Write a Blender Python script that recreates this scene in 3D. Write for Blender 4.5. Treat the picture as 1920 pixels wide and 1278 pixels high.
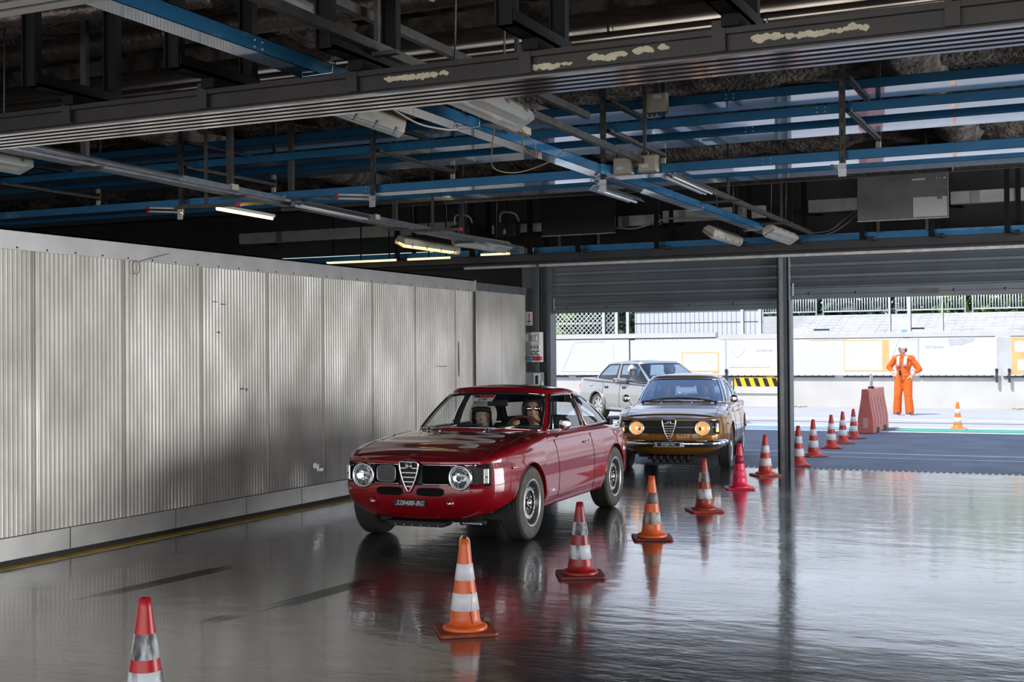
import bpy, bmesh, math, random
from mathutils import Vector, Matrix, noise
sc = bpy.context.scene
for o in list(bpy.data.objects): bpy.data.objects.remove(o, do_unlink=True)
C = sc.collection
PI = math.pi
R_ = math.radians

# ---------------------------------------------------------------- camera
cam_d = bpy.data.cameras.new('camera'); cam = bpy.data.objects.new('camera', cam_d); C.objects.link(cam)
cam_d.sensor_fit = 'HORIZONTAL'; cam_d.sensor_width = 36.0; cam_d.lens = 36.0 * 2372.8 / 1920
cam.matrix_world = Matrix(((0.90692988, 0.01135881, 0.42112844, 0),
                           (0.42121074, -0.00611558, -0.90694218, 0),
                           (-0.00772634, 0.99991679, -0.01033086, 1.6),
                           (0, 0, 0, 1)))
cam_d.clip_end = 400
sc.camera = cam
# ---------------------------------------------------------------- sky
w = bpy.data.worlds.new('world'); sc.world = w; w.use_nodes = True
nt = w.node_tree; nt.nodes.clear()
wo = nt.nodes.new('ShaderNodeOutputWorld'); bg = nt.nodes.new('ShaderNodeBackground')
tc = nt.nodes.new('ShaderNodeTexCoord'); sp = nt.nodes.new('ShaderNodeSeparateXYZ'); cr = nt.nodes.new('ShaderNodeValToRGB')
cr.color_ramp.elements[0].position = 0.0; cr.color_ramp.elements[0].color = (0.92, 0.95, 1.0, 1)
cr.color_ramp.elements[1].position = 0.75; cr.color_ramp.elements[1].color = (0.30, 0.50, 0.95, 1)
nt.links.new(tc.outputs['Generated'], sp.inputs[0]); nt.links.new(sp.outputs['Z'], cr.inputs[0])
nt.links.new(cr.outputs[0], bg.inputs[0]); bg.inputs[1].default_value = 1.0
nt.links.new(bg.outputs[0], wo.inputs[0])
# ---------------------------------------------------------------- sun
sd = bpy.data.lights.new('sun', 'SUN'); sd.energy = 3.2; sd.angle = R_(0.6); sd.color = (1.0, 0.95, 0.86)
so = bpy.data.objects.new('sun', sd); C.objects.link(so)
SUN_DIR = Vector((0.47 * math.cos(R_(56)), 0.88 * math.cos(R_(56)), -math.sin(R_(56)))).normalized()
so.rotation_euler = SUN_DIR.to_track_quat('-Z', 'Y').to_euler(); so.location = (-20, -20, 30)
# added area fills standing in for daylight from behind the camera and the side
def area(name, loc, rot, sx, sy, e, col):
    d = bpy.data.lights.new(name, 'AREA'); d.shape = 'RECTANGLE'; d.size = sx; d.size_y = sy; d.energy = e; d.color = col
    o = bpy.data.objects.new(name, d); C.objects.link(o); o.location = loc; o.rotation_euler = rot; return o
area('rear_daylight_fill', (2.0, -4.0, 1.9), (R_(90), 0, 0), 18, 3.0, 300, (1.0, 0.95, 0.88))
area('side_daylight_fill', (7.9, 13.0, 1.55), (R_(90), 0, R_(90)), 7.5, 2.9, 680, (0.93, 0.96, 1.0))
sc.view_settings.view_transform = 'Standard'; sc.view_settings.look = 'None'
sc.view_settings.exposure = 0.74; sc.view_settings.gamma = 1.0; sc.view_settings.use_curve_mapping = False
sc.cycles.use_denoising = True
sc.cycles.max_bounces = 7; sc.cycles.diffuse_bounces = 3; sc.cycles.glossy_bounces = 4; sc.cycles.transparent_max_bounces = 12
sc.cycles.transmission_bounces = 4; sc.cycles.caustics_reflective = False; sc.cycles.caustics_refractive = False
sc.cycles.sample_clamp_indirect = 4.0

# ================================================================ materials
MATS = {}
def M(name, col, rough=0.5, metal=0.0, noise_s=0, noise_a=0.0, bump=0.0, bump_s=20, coat=0.0, emit=None, es=0, spec=0.5, stretch=(1, 1, 1), col2=None, thr=None, rvar=0.0, coords='Object'):
    if name in MATS: return MATS[name]
    m = bpy.data.materials.new(name); m.use_nodes = True; n = m.node_tree.nodes; l = m.node_tree.links
    b = n['Principled BSDF']
    b.inputs['Base Color'].default_value = (*col, 1); b.inputs['Roughness'].default_value = rough; b.inputs['Metallic'].default_value = metal
    b.inputs['Coat Weight'].default_value = coat; b.inputs['Coat Roughness'].default_value = 0.04; b.inputs['Specular IOR Level'].default_value = spec
    if emit: b.inputs['Emission Color'].default_value = (*emit, 1); b.inputs['Emission Strength'].default_value = es
    if noise_s or bump:
        t = n.new('ShaderNodeTexCoord'); mp = n.new('ShaderNodeMapping'); mp.inputs['Scale'].default_value = stretch
        l.new(t.outputs[coords], mp.inputs[0])
    if noise_s:
        nz = n.new('ShaderNodeTexNoise'); nz.inputs['Scale'].default_value = noise_s; nz.inputs['Detail'].default_value = 6
        l.new(mp.outputs[0], nz.inputs['Vector'])
        rp = n.new('ShaderNodeValToRGB')
        c2 = col2 if col2 else tuple(max(0, c * (1 - noise_a)) for c in col)
        rp.color_ramp.elements[0].position = thr[0] if thr else 0.3; rp.color_ramp.elements[1].position = thr[1] if thr else 0.7
        rp.color_ramp.elements[0].color = (*c2, 1); rp.color_ramp.elements[1].color = (*col, 1)
        l.new(nz.outputs['Fac'], rp.inputs[0]); l.new(rp.outputs[0], b.inputs['Base Color'])
        if rvar:
            mr = n.new('ShaderNodeMapRange'); mr.inputs['To Min'].default_value = rough - rvar; mr.inputs['To Max'].default_value = rough + rvar
            mr.inputs['From Min'].default_value = 0.3; mr.inputs['From Max'].default_value = 0.7
            l.new(nz.outputs['Fac'], mr.inputs[0]); l.new(mr.outputs[0], b.inputs['Roughness'])
    if bump:
        nb = n.new('ShaderNodeTexNoise'); nb.inputs['Scale'].default_value = bump_s; nb.inputs['Detail'].default_value = 4
        l.new(mp.outputs[0], nb.inputs['Vector'])
        bp = n.new('ShaderNodeBump'); bp.inputs['Strength'].default_value = bump; bp.inputs['Distance'].default_value = 0.05
        l.new(nb.outputs['Fac'], bp.inputs['Height']); l.new(bp.outputs[0], b.inputs['Normal'])
    MATS[name] = m; return m

def glass_mat(name, tint=(0.85, 0.9, 0.9), refl=1.0, milk=0.0, milkcol=(0.5, 0.6, 0.8)):
    if name in MATS: return MATS[name]
    m = bpy.data.materials.new(name); m.use_nodes = True; n = m.node_tree.nodes; l = m.node_tree.links; n.clear()
    o = n.new('ShaderNodeOutputMaterial'); tr = n.new('ShaderNodeBsdfTransparent'); gl = n.new('ShaderNodeBsdfGlossy'); fr = n.new('ShaderNodeLayerWeight')
    mx = n.new('ShaderNodeMixShader'); tr.inputs[0].default_value = (*tint, 1); gl.inputs['Roughness'].default_value = 0.02
    pw = n.new('ShaderNodeMath'); pw.operation = 'POWER'; pw.inputs[1].default_value = 4.0; l.new(fr.outputs['Facing'], pw.inputs[0])
    ml = n.new('ShaderNodeMath'); ml.operation = 'MULTIPLY_ADD'; ml.inputs[1].default_value = .9 * refl; ml.inputs[2].default_value = .05 * refl; ml.use_clamp = True
    l.new(pw.outputs[0], ml.inputs[0]); l.new(ml.outputs[0], mx.inputs[0]); l.new(tr.outputs[0], mx.inputs[1]); l.new(gl.outputs[0], mx.inputs[2])
    last = mx
    if milk:
        df = n.new('ShaderNodeBsdfDiffuse'); df.inputs[0].default_value = (*milkcol, 1); m2 = n.new('ShaderNodeMixShader'); m2.inputs[0].default_value = milk
        l.new(mx.outputs[0], m2.inputs[1]); l.new(df.outputs[0], m2.inputs[2]); last = m2
    l.new(last.outputs[0], o.inputs[0]); MATS[name] = m; return m

# ================================================================ mesh helpers
class MB:
    def __init__(s): s.v = []; s.f = []; s.mi = []; s.sm = []
    def add(s, vs, fs, mi=0, smooth=False):
        k = len(s.v); s.v += [tuple(v) for v in vs]; s.f += [tuple(i + k for i in f) for f in fs]; s.mi += [mi] * len(fs); s.sm += [smooth] * len(fs); return s
    def box(s, c, d, mi=0, rot=None):
        vs = []
        for z in (-.5, .5):
            for x, y in ((-.5, -.5), (.5, -.5), (.5, .5), (-.5, .5)):
                p = Vector((x * d[0], y * d[1], z * d[2]))
                if rot is not None: p = rot @ p
                vs.append(p + Vector(c))
        return s.add(vs, [(3, 2, 1, 0), (4, 5, 6, 7), (0, 1, 5, 4), (1, 2, 6, 5), (2, 3, 7, 6), (3, 0, 4, 7)], mi)
    def b2(s, x0, x1, y0, y1, z0, z1, mi=0): return s.box(((x0 + x1) / 2, (y0 + y1) / 2, (z0 + z1) / 2), (abs(x1 - x0), abs(y1 - y0), abs(z1 - z0)), mi)
    def tube(s, pts, r, n=8, mi=0, closed=False, cap=True):
        pts = [Vector(p) for p in pts]; L = len(pts)
        rr = r if isinstance(r, (list, tuple)) else [r] * L
        up = None; rings = []
        for i, p in enumerate(pts):
            if closed: t = pts[(i + 1) % L] - pts[i - 1]
            else: t = pts[min(i + 1, L - 1)] - pts[max(i - 1, 0)]
            if t.length < 1e-9: t = Vector((0, 0, 1))
            t.normalize()
            if up is None:
                a = Vector((0, 0, 1)) if abs(t.z) < .9 else Vector((1, 0, 0)); up = (a - t * a.dot(t)).normalized()
            else:
                up = up - t * up.dot(t)
                up = up.normalized() if up.length > 1e-6 else Vector((0, 0, 1))
            sd_ = t.cross(up)
            rings.append([p + (up * math.cos(2 * PI * k / n) + sd_ * math.sin(2 * PI * k / n)) * rr[i] for k in range(n)])
        vs = [q for r_ in rings for q in r_]; fs = []
        for i in range(L if closed else L - 1):
            j = (i + 1) % L
            for k in range(n):
                fs.append((i * n + k, i * n + (k + 1) % n, j * n + (k + 1) % n, j * n + k))
        if cap and not closed: fs.append(tuple(range(n - 1, -1, -1))); fs.append(tuple((L - 1) * n + k for k in range(n)))
        return s.add(vs, fs, mi, True)
    def cyl(s, a, b, r, n=16, mi=0): return s.tube([a, b], r, n, mi)
    def lathe(s, prof, n=32, c=(0, 0, 0), axis='z', mi=0, smooth=True, flip=False):
        # prof: (radius, height)
        vs = []
        for (r, h) in prof:
            for k in range(n):
                a = 2 * PI * k / n; p = (r * math.cos(a), r * math.sin(a), h)
                if axis == 'y': p = (p[0], p[2], -p[1])
                if axis == 'x': p = (p[2], p[0], p[1])
                vs.append((p[0] + c[0], p[1] + c[1], p[2] + c[2]))
        fs = []
        for i in range(len(prof) - 1):
            for k in range(n):
                q = (i * n + k, i * n + (k + 1) % n, (i + 1) * n + (k + 1) % n, (i + 1) * n + k)
                fs.append(q[::-1] if flip else q)
        return s.add(vs, fs, mi, smooth)
    def prism(s, poly, axis, a, b, mi=0):
        # poly: 2D outline, extruded along axis ('x','y','z') from a to b
        def mk(u, v, t): return {'x': (t, u, v), 'y': (u, t, v), 'z': (u, v, t)}[axis]
        n = len(poly); vs = [mk(u, v, a) for u, v in poly] + [mk(u, v, b) for u, v in poly]
        fs = [tuple(range(n - 1, -1, -1)), tuple(range(n, 2 * n))] + [(i, (i + 1) % n, n + (i + 1) % n, n + i) for i in range(n)]
        return s.add(vs, fs, mi)
    def build(s, name, mats, parent=None, smooth=None, fix=True, bevel=0):
        me = bpy.data.meshes.new(name); me.from_pydata(s.v, [], s.f)
        if not isinstance(mats, (list, tuple)): mats = [mats]
        for m in mats: me.materials.append(m)
        for i, p in enumerate(me.polygons):
            p.material_index = min(s.mi[i], len(mats) - 1); p.use_smooth = s.sm[i] if smooth is None else smooth
        me.validate(); me.update()
        if fix:
            bm = bmesh.new(); bm.from_mesh(me); bmesh.ops.recalc_face_normals(bm, faces=bm.faces); bm.to_mesh(me); bm.free()
        o = bpy.data.objects.new(name, me); C.objects.link(o)
        if parent is not None: o.parent = parent
        if bevel:
            bv = o.modifiers.new('b', 'BEVEL'); bv.width = bevel; bv.segments = 2; bv.limit_method = 'ANGLE'
        return o
def tag(o, label, cat, group=None, kind=None):
    if label: o['label'] = label
    if cat: o['category'] = cat
    if group: o['group'] = group
    if kind: o['kind'] = kind
    return o
def struct(o): o['kind'] = 'structure'; return o
def empty(name, loc=(0, 0, 0), rz=0, label=None, cat=None, group=None):
    o = bpy.data.objects.new(name, None); C.objects.link(o); o.location = loc; o.rotation_euler = (0, 0, rz); o.empty_display_size = .1
    return tag(o, label, cat, group)
def copy_tree(o, parent=None):
    c = o.copy(); C.objects.link(c)
    if parent is not None: c.parent = parent
    for ch in list(o.children): copy_tree(ch, c)
    return c
def text(name, s, size, mat, parent, loc, rot, ext=0.001, shear=0.0, sx=1.0, sp_=1.0):
    d = bpy.data.curves.new(name, 'FONT'); d.body = s; d.size = size; d.extrude = ext; d.align_x = 'CENTER'; d.align_y = 'CENTER'; d.shear = shear; d.space_character = sp_
    d.materials.append(mat); t = bpy.data.objects.new(name, d); dg = bpy.context.evaluated_depsgraph_get()
    C.objects.link(t); dg.update(); me = bpy.data.meshes.new_from_object(t.evaluated_get(bpy.context.evaluated_depsgraph_get())); 
    bpy.data.objects.remove(t)
    o = bpy.data.objects.new(name, me); C.objects.link(o); o.parent = parent; o.location = loc; o.rotation_euler = rot; o.scale = (sx, 1, 1)
    return o

# common materials
m_black = M('black_matt', (.012, .012, .013), .6)
m_sidewall = M('tyre_sidewall_dusty', (.15, .13, .11), .8, noise_s=12, noise_a=.5); m_rubber = M('tyre_rubber', (.035, .033, .031), .75, bump=.15, bump_s=60)
m_chrome = M('chrome', (.75, .76, .78), .08, 1.0)
m_darksteel = M('dark_painted_steel', (.034, .027, .025), .45, .1, noise_s=6, noise_a=.35)
m_blacksteel = M('black_steel', (.010, .010, .010), .65, spec=.2)
m_blue = M('blue_tray_paint', (.03, .17, .34), .38, .35, noise_s=4, noise_a=.2)
m_silv = M('galvanised', (.50, .52, .55), .3, .85, noise_s=9, noise_a=.3)
m_hang = M('dull_galvanised', (.10, .095, .088), .5, .6, noise_s=12, noise_a=.4)
m_cream = M('cream_plastic', (.52, .48, .38), .5, noise_s=9, noise_a=.2)
m_white = M('white_plastic', (.8, .8, .78), .5)
m_skin = M('skin', (.62, .36, .26), .55)
m_interior = M('car_interior', (.02, .018, .018), .7)
m_pipe = M('brown_pipe', (.13, .10, .085), .35, .6, noise_s=15, noise_a=.5, bump=.2, bump_s=30)
m_duct = M('duct_metal', (.34, .30, .26), .22, .95, noise_s=3, noise_a=.25)
# ================================================================ SETTING: floor, walls, ceiling
def floor_material():
    m = M('epoxy_floor', (.17, .165, .16), .16, noise_s=0)
    n = m.node_tree.nodes; l = m.node_tree.links; b = n['Principled BSDF']
    t = n.new('ShaderNodeTexCoord')
    n1 = n.new('ShaderNodeTexNoise'); n1.inputs['Scale'].default_value = .8; n1.inputs['Detail'].default_value = 8
    l.new(t.outputs['Object'], n1.inputs['Vector'])
    r1 = n.new('ShaderNodeValToRGB'); r1.color_ramp.elements[0].position = .3; r1.color_ramp.elements[1].position = .72
    r1.color_ramp.elements[0].color = (.045, .042, .040, 1); r1.color_ramp.elements[1].color = (.095, .090, .086, 1)
    l.new(n1.outputs['Fac'], r1.inputs[0]); l.new(r1.outputs[0], b.inputs['Base Color'])
    mr = n.new('ShaderNodeMapRange'); mr.inputs['From Min'].default_value = .3; mr.inputs['From Max'].default_value = .7
    mr.inputs['To Min'].default_value = .10; mr.inputs['To Max'].default_value = .24
    l.new(n1.outputs['Fac'], mr.inputs[0]); l.new(mr.outputs[0], b.inputs['Roughness'])
    mp = n.new('ShaderNodeMapping'); mp.inputs['Scale'].default_value = (1.6, 3.2, 1); l.new(t.outputs['Object'], mp.inputs[0])
    n2 = n.new('ShaderNodeTexNoise'); n2.inputs['Scale'].default_value = 1.6; n2.inputs['Detail'].default_value = 5; n2.inputs['Roughness'].default_value = .62
    l.new(mp.outputs[0], n2.inputs['Vector'])
    bp = n.new('ShaderNodeBump'); bp.inputs['Strength'].default_value = .20; bp.inputs['Distance'].default_value = .03
    l.new(n2.outputs['Fac'], bp.inputs['Height']); l.new(bp.outputs[0], b.inputs['Normal'])
    n3 = n.new('ShaderNodeTexNoise'); n3.inputs['Scale'].default_value = 1.1; n3.inputs['Detail'].default_value = 3
    l.new(mp.outputs[0], n3.inputs['Vector'])
    b2 = n.new('ShaderNodeBump'); b2.inputs['Strength'].default_value = .17; b2.inputs['Distance'].default_value = .03
    l.new(n3.outputs['Fac'], b2.inputs['Height']); l.new(b2.outputs[0], b.inputs['Coat Normal'])
    b.inputs['Coat Weight'].default_value = .55; b.inputs['Coat Roughness'].default_value = .075; b.inputs['Coat IOR'].default_value = 1.6
    b.inputs['Specular IOR Level'].default_value = .9; b.inputs['IOR'].default_value = 1.6
    return m
m_floor = floor_material()
struct(MB().b2(-14, 14, -4, 17.35, -.2, 0).build('floor', m_floor))
m_asph = M('asphalt', (.20, .20, .205), .75, noise_s=1.3, noise_a=.35, bump=.3, bump_s=120)
m_track = M('track_asphalt', (.42, .41, .40), .8, noise_s=.8, noise_a=.12, bump=.2, bump_s=120)
g0 = MB().b2(-80, 60, 17.35, 27.4, -.2, -.004).b2(-80, 60, -60, -4, -.2, -.004).build('ground', m_asph); struct(g0)
struct(MB().b2(-80, 60, 27.4, 90, -.2, -.004).build('ground_track', m_track))
struct(MB().b2(-80, -14, -4, 17.35, -.2, -.004).b2(14, 60, -4, 17.35, -.2, -.004).build('ground_side', m_asph))
# threshold drain channel with slots
ch = MB().b2(-7.3, 9, 17.36, 17.50, -.01, .004, 0)
for i in range(200):
    x = -7.25 + i * .08; ch.b2(x, x + .05, 17.385, 17.475, .0045, .008, 1)
struct(ch.build('floor_drain_channel', [m_silv, m_black]))
# painted lines outside
def strip(name, x0, y0, x1, y1, wd, mat, z=.002):
    d = Vector((x1 - x0, y1 - y0, 0)).normalized(); nrm = Vector((-d.y, d.x, 0)) * wd / 2
    a = Vector((x0, y0, z)); b = Vector((x1, y1, z))
    o = MB().add([a - nrm, b - nrm, b + nrm, a + nrm, a - nrm - Vector((0, 0, .005)), b - nrm - Vector((0, 0, .005)), b + nrm - Vector((0, 0, .005)), a + nrm - Vector((0, 0, .005))],
                 [(0, 1, 2, 3), (0, 4, 5, 1), (1, 5, 6, 2), (2, 6, 7, 3), (3, 7, 4, 0)]).build(name, mat); return struct(o)
m_pw = M('painted_white', (.75, .76, .78), .6, noise_s=3, noise_a=.3)
m_pg = M('painted_green', (.05, .38, .26), .6, noise_s=3, noise_a=.25)
m_pb = M('painted_blue', (.16, .38, .62), .6, noise_s=3, noise_a=.25)
m_line = M('drain_black', (.03, .03, .035), .6)
strip('ground_line', -60, 26.0, 30, 26.0, .22, m_pw)
strip('ground_line', -3.7, 26.75, 30, 26.75, .75, m_pg)
strip('ground_line', -60, 26.7, -4.4, 26.7, .7, m_pb)
strip('ground_line', -60, 27.5, 30, 27.5, .35, m_pw)
strip('ground_line', -60, 28.4, 30, 29.9, .10, m_line)
strip('ground_line', -60, 30.6, 30, 30.6, .35, m_pw)
strip('ground_line', -60, 20.4, 30, 20.35, .07, m_pw)
strip('ground_line', -60, 19.6, 30, 19.55, .04, m_pw)

# ---- left wall: fluted aluminium panels
def alu_mat():
    m = M('fluted_aluminium', (.60, .57, .52), .46, .35)
    n = m.node_tree.nodes; l = m.node_tree.links; b = n['Principled BSDF']
    t = n.new('ShaderNodeTexCoord'); mp = n.new('ShaderNodeMapping'); mp.inputs['Scale'].default_value = (1, 1, .45); l.new(t.outputs['Object'], mp.inputs[0])
    nz = n.new('ShaderNodeTexNoise'); nz.inputs['Scale'].default_value = 2.2; nz.inputs['Detail'].default_value = 7; l.new(mp.outputs[0], nz.inputs['Vector'])
    r = n.new('ShaderNodeValToRGB'); r.color_ramp.elements[0].position = .32; r.color_ramp.elements[1].position = .66
    r.color_ramp.elements[0].color = (.44, .405, .355, 1); r.color_ramp.elements[1].color = (.66, .62, .56, 1)
    l.new(nz.outputs['Fac'], r.inputs[0]); l.new(r.outputs[0], b.inputs['Base Color'])
    mr = n.new('ShaderNodeMapRange'); mr.inputs['From Min'].default_value = .3; mr.inputs['From Max'].default_value = .7; mr.inputs['To Min'].default_value = .52; mr.inputs['To Max'].default_value = .40
    l.new(nz.outputs['Fac'], mr.inputs[0]); l.new(mr.outputs[0], b.inputs['Roughness'])
    return m
m_alu = alu_mat()
m_alutrim = M('aluminium_trim', (.66, .64, .60), .38, .6, noise_s=3, noise_a=.2)
m_yel = M('yellow_paint', (.60, .40, .06), .6, noise_s=6, noise_a=.5)
XW = -7.64
wl = struct(empty('wall_left', (XW, 0, 0)))
def wp(mb, name, mat, **k):
    o = mb.build(name, mat, wl, **k); return o
seams = [4.42, 5.44, 6.46, 7.49, 8.51, 9.55, 10.59, 11.6, 12.63, 13.64, 14.71, 15.22]
seams2 = [15.29, 16.1, 16.92]
def fluted(y0, y1, z0, z1):
    prof = [(-.03, y0), (0, y0), (0, y0 + .012), (-.006, y0 + .014)]; n = max(1, round((y1 - y0 - .04) / .0475)); p = (y1 - y0 - .04) / n
    for i in range(n):
        a = y0 + .02 + i * p
        for t, h in ((.12, 0), (.3, .0035), (.5, .0045), (.7, .0035), (.88, 0)): prof.append((h - .004, a + t * p))
    prof += [(-.006, y1 - .014), (0, y1 - .012), (0, y1), (-.03, y1)]
    return MB().prism(prof, 'z', z0, z1)
for a, b in zip(seams[:-1], seams[1:]): wp(fluted(a + .004, b - .004, .22, 2.44), 'panel', m_alu)
for a, b in zip(seams2[:-1], seams2[1:]): wp(MB().b2(-.03, .004, a + .004, b - .004, .05, 2.46), 'panel', m_alu)
# dark gap behind seams, top rail with rivets, kick plates, far post
wp(MB().b2(-.06, -.031, 4.4, 16.93, .05, 2.55), 'backing_sheet', m_blacksteel)
tr = MB().b2(-.05, .022, 4.4, 15.24, 2.44, 2.475).b2(-.05, .014, 4.4, 15.24, 2.475, 2.60).b2(-.2, .014, 4.4, 15.24, 2.585, 2.60)
wp(tr, 'top_rail', m_alutrim)
rv = MB(); y = 4.5
while y < 15.2:
    rv.cyl((.022, y, 2.457), (.026, y, 2.457), .008, 8); y += .31
wp(rv, 'rail_rivets', m_black)
wp(MB().b2(-.05, .02, 15.29, 16.93, 2.46, 2.57), 'top_rail', m_silv)
wp(MB().b2(-.05, .018, 15.235, 15.285, .04, 2.60), 'joint_post', m_alutrim)
wp(MB().b2(.018, .03, 15.22, 15.235, .5, 2.45), 'joint_shadow_strip', m_black)
ky = 4.4
for i, L in enumerate((1.9, 1.55, 1.3, 1.05, .95, 1.1, .9, .95, 1.05)):
    wp(MB().b2(-.03, .016, ky, ky + L - .012, .045, .215), 'kick_plate', m_alutrim); ky += L
wp(MB().b2(-.03, .0, 4.4, 16.9, .0, .05), 'bottom_gap', m_black)
# dents, scuffs and the wire loop in the sheet
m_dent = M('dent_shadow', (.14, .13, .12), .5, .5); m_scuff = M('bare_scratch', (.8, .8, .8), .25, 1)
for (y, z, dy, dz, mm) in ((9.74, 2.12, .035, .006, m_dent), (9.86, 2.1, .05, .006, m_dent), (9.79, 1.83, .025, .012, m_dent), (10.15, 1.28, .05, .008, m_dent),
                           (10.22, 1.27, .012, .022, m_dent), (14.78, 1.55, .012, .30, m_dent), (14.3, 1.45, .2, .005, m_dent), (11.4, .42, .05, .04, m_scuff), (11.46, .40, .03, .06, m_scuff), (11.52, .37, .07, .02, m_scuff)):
    pts = []; rnd = random.Random(int(y * 100 + z * 10)); k = 11
    for i in range(k):
        a = 2 * PI * i / k; r = .6 + .4 * rnd.random(); pts.append((y + dy * r * math.cos(a), z + dz * r * math.sin(a)))
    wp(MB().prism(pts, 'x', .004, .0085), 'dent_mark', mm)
wp(MB().tube([(.03, 8.62 + .045 * math.cos(a), 2.38 + .06 * math.sin(a)) for a in [2 * PI * i / 16 for i in range(16)]], .0025, 5, closed=True), 'wire_loop', m_black)
wp(MB().tube([(.03, 8.65, 2.43), (.035, 8.8, 2.47), (.03, 9.05, 2.53)], .002, 5), 'wire_end', m_black)
# bay beyond the wall (dark) and yellow floor line
struct(MB().b2(-7.66, -7.50, 4.0, 15.2, .0, .003).build('floor_line', m_yel))
# bay behind the aluminium wall: far side wall so the gap above reads dark
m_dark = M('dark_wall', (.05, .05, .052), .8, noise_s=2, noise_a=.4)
m_sooty = M('sprayed_soffit', (.17, .145, .125), .95, noise_s=6, col2=(.03, .025, .022), thr=(.36, .62), bump=1.0, bump_s=22)
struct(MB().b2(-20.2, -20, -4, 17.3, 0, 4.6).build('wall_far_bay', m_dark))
# ---- ceiling: rough sprayed deck with deep ribs
def ceil_mesh():
    nx, ny = 190, 130; x0, x1, y0, y1 = -20, 13, -1.5, 17.4
    vs = []; fs = []
    for j in range(ny + 1):
        for i in range(nx + 1):
            x = x0 + (x1 - x0) * i / nx; y = y0 + (y1 - y0) * j / ny
            rib = .16 * max(0, math.cos(y * 2 * PI / 1.5)) ** 3
            z = 4.35 - rib - .10 * noise.noise((x * 1.3, y * 1.3, 0)) - .07 * noise.noise((x * 5, y * 5, 2))
            vs.append((x, y, z))
    for j in range(ny):
        for i in range(nx):
            a = j * (nx + 1) + i; fs.append((a, a + 1, a + nx + 2, a + nx + 1))
    m = MB().add(vs, fs, 0, True); m.b2(x0, x1, y0, y1, 4.62, 4.8); return m
struct(ceil_mesh().build('ceiling', m_sooty, fix=False))
for yb in (4.3, 8.9, 13.2):
    vs = []; fs = []; n = 160
    for i in range(n + 1):
        x = -20 + 33 * i / n
        for k in range(8):
            a = PI + PI * k / 7; q = noise.noise((x * 3, k, yb)) * .05
            vs.append((x, yb + (.20 + q) * math.cos(a), 4.25 + (.30 + q) * math.sin(a)))
    for i in range(n):
        for k in range(7): a = i * 8 + k; fs.append((a, a + 1, a + 9, a + 8))
    struct(MB().add(vs, fs, 0, True).build('ceiling_beam', m_sooty))
for xb in (-9.8, -5.6, -1.5, 2.6):
    vs = []; fs = []; n = 90
    for i in range(n + 1):
        y = -1 + 18.3 * i / n
        for k in range(8):
            a = PI + PI * k / 7; q = noise.noise((y * 3, k, xb)) * .06
            vs.append((xb + (.24 + q) * math.cos(a), y, 4.25 + (.20 + q) * math.sin(a)))
    for i in range(n):
        for k in range(7): a = i * 8 + k; fs.append((a, a + 1, a + 9, a + 8))
    struct(MB().add(vs, fs, 0, True).build('ceiling_beam', m_sooty))
# ---- upper storeys of the pit building above (casts the shade on the apron)
struct(MB().b2(-60, 45, 1.0, 17.6, 4.85, 14.0).build('wall_upper_storey', M('building_render', (.55, .54, .52), .8)))
# ---- end wall: header, shutters, posts
m_hdr = M('header_steel', (.055, .055, .058), .45, .2, noise_s=5, noise_a=.3)
m_shut = M('shutter_grey', (.15, .175, .20), .33, .3, noise_s=3, noise_a=.2)
m_jamb = M('jamb_grey', (.115, .13, .145), .42, .3, noise_s=4, noise_a=.25)
YD = 17.18
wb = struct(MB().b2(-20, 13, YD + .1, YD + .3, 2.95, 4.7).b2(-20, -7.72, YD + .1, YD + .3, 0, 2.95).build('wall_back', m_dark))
hd = MB().b2(-20, 13, YD - .62, YD + .1, 2.94, 3.0).b2(-20, 13, YD - .64, YD - .58, 2.93, 3.06).b2(-20, 13, YD - .1, YD + .1, 2.90, 3.06).b2(-20, 13, YD - .3, YD - .26, 2.91, 2.95)
struct(hd.build('trim_header', m_hdr))
struct(MB().b2(-8.7, 13, YD - .15, YD - .06, 2.88, 2.93).build('trim_header_edge', M('pale_edge', (.85, .83, .80), .4, .3, noise_s=10, noise_a=.3)))
def shutter(name, x0, x1, zb):
    z = 2.93; prof = []
    while z > zb + .20:
        for t, d in ((0, .0), (.16, .0), (.22, -.026), (.50, -.030), (.84, -.014), (.90, 0)): prof.append((YD + .01 + d, z - t * .155))
        z -= .155
    prof.append((YD + .01, z)); prof.append((YD - .012, z - .008)); prof.append((YD - .012, zb)); prof.append((YD + .02, zb)); prof.append((YD + .03, 2.93))
    root = struct(MB().prism(prof, 'x', x0, x1).build(name, m_shut))
    MB().b2(x0 + .0, x1, YD - .016, YD - .012, zb + .065, zb + .072).build('seam_bar', m_hdr, root)
    xc = (x0 + x1) / 2
    MB().b2(xc - .17, xc + .17, YD - .026, YD - .012, zb + .04, zb + .10).build('handle', m_jamb, root)
    b = MB(); k = x0 + .25
    while k < x1 - .1:
        if abs(k - xc) > .3: b.lathe([(0, -.008), (.018, -.006), (.02, 0)], 10, (k, YD - .013, zb + .075), 'y')
        k += .62
    b.build('bolts', m_jamb, root)
    MB().b2(x0 + .03, x0 + .05, YD - .03, YD - .012, zb + .05, zb + .22).build('latch', m_silv, root)
    return root
shutter('door_1', -7.32, -3.96, 2.19)
shutter('door_2', -3.80, -.30, 2.31)
shutter('door_3', -.14, 3.4, 2.31)
shutter('door_4', 3.56, 7.0, 2.31)
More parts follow.
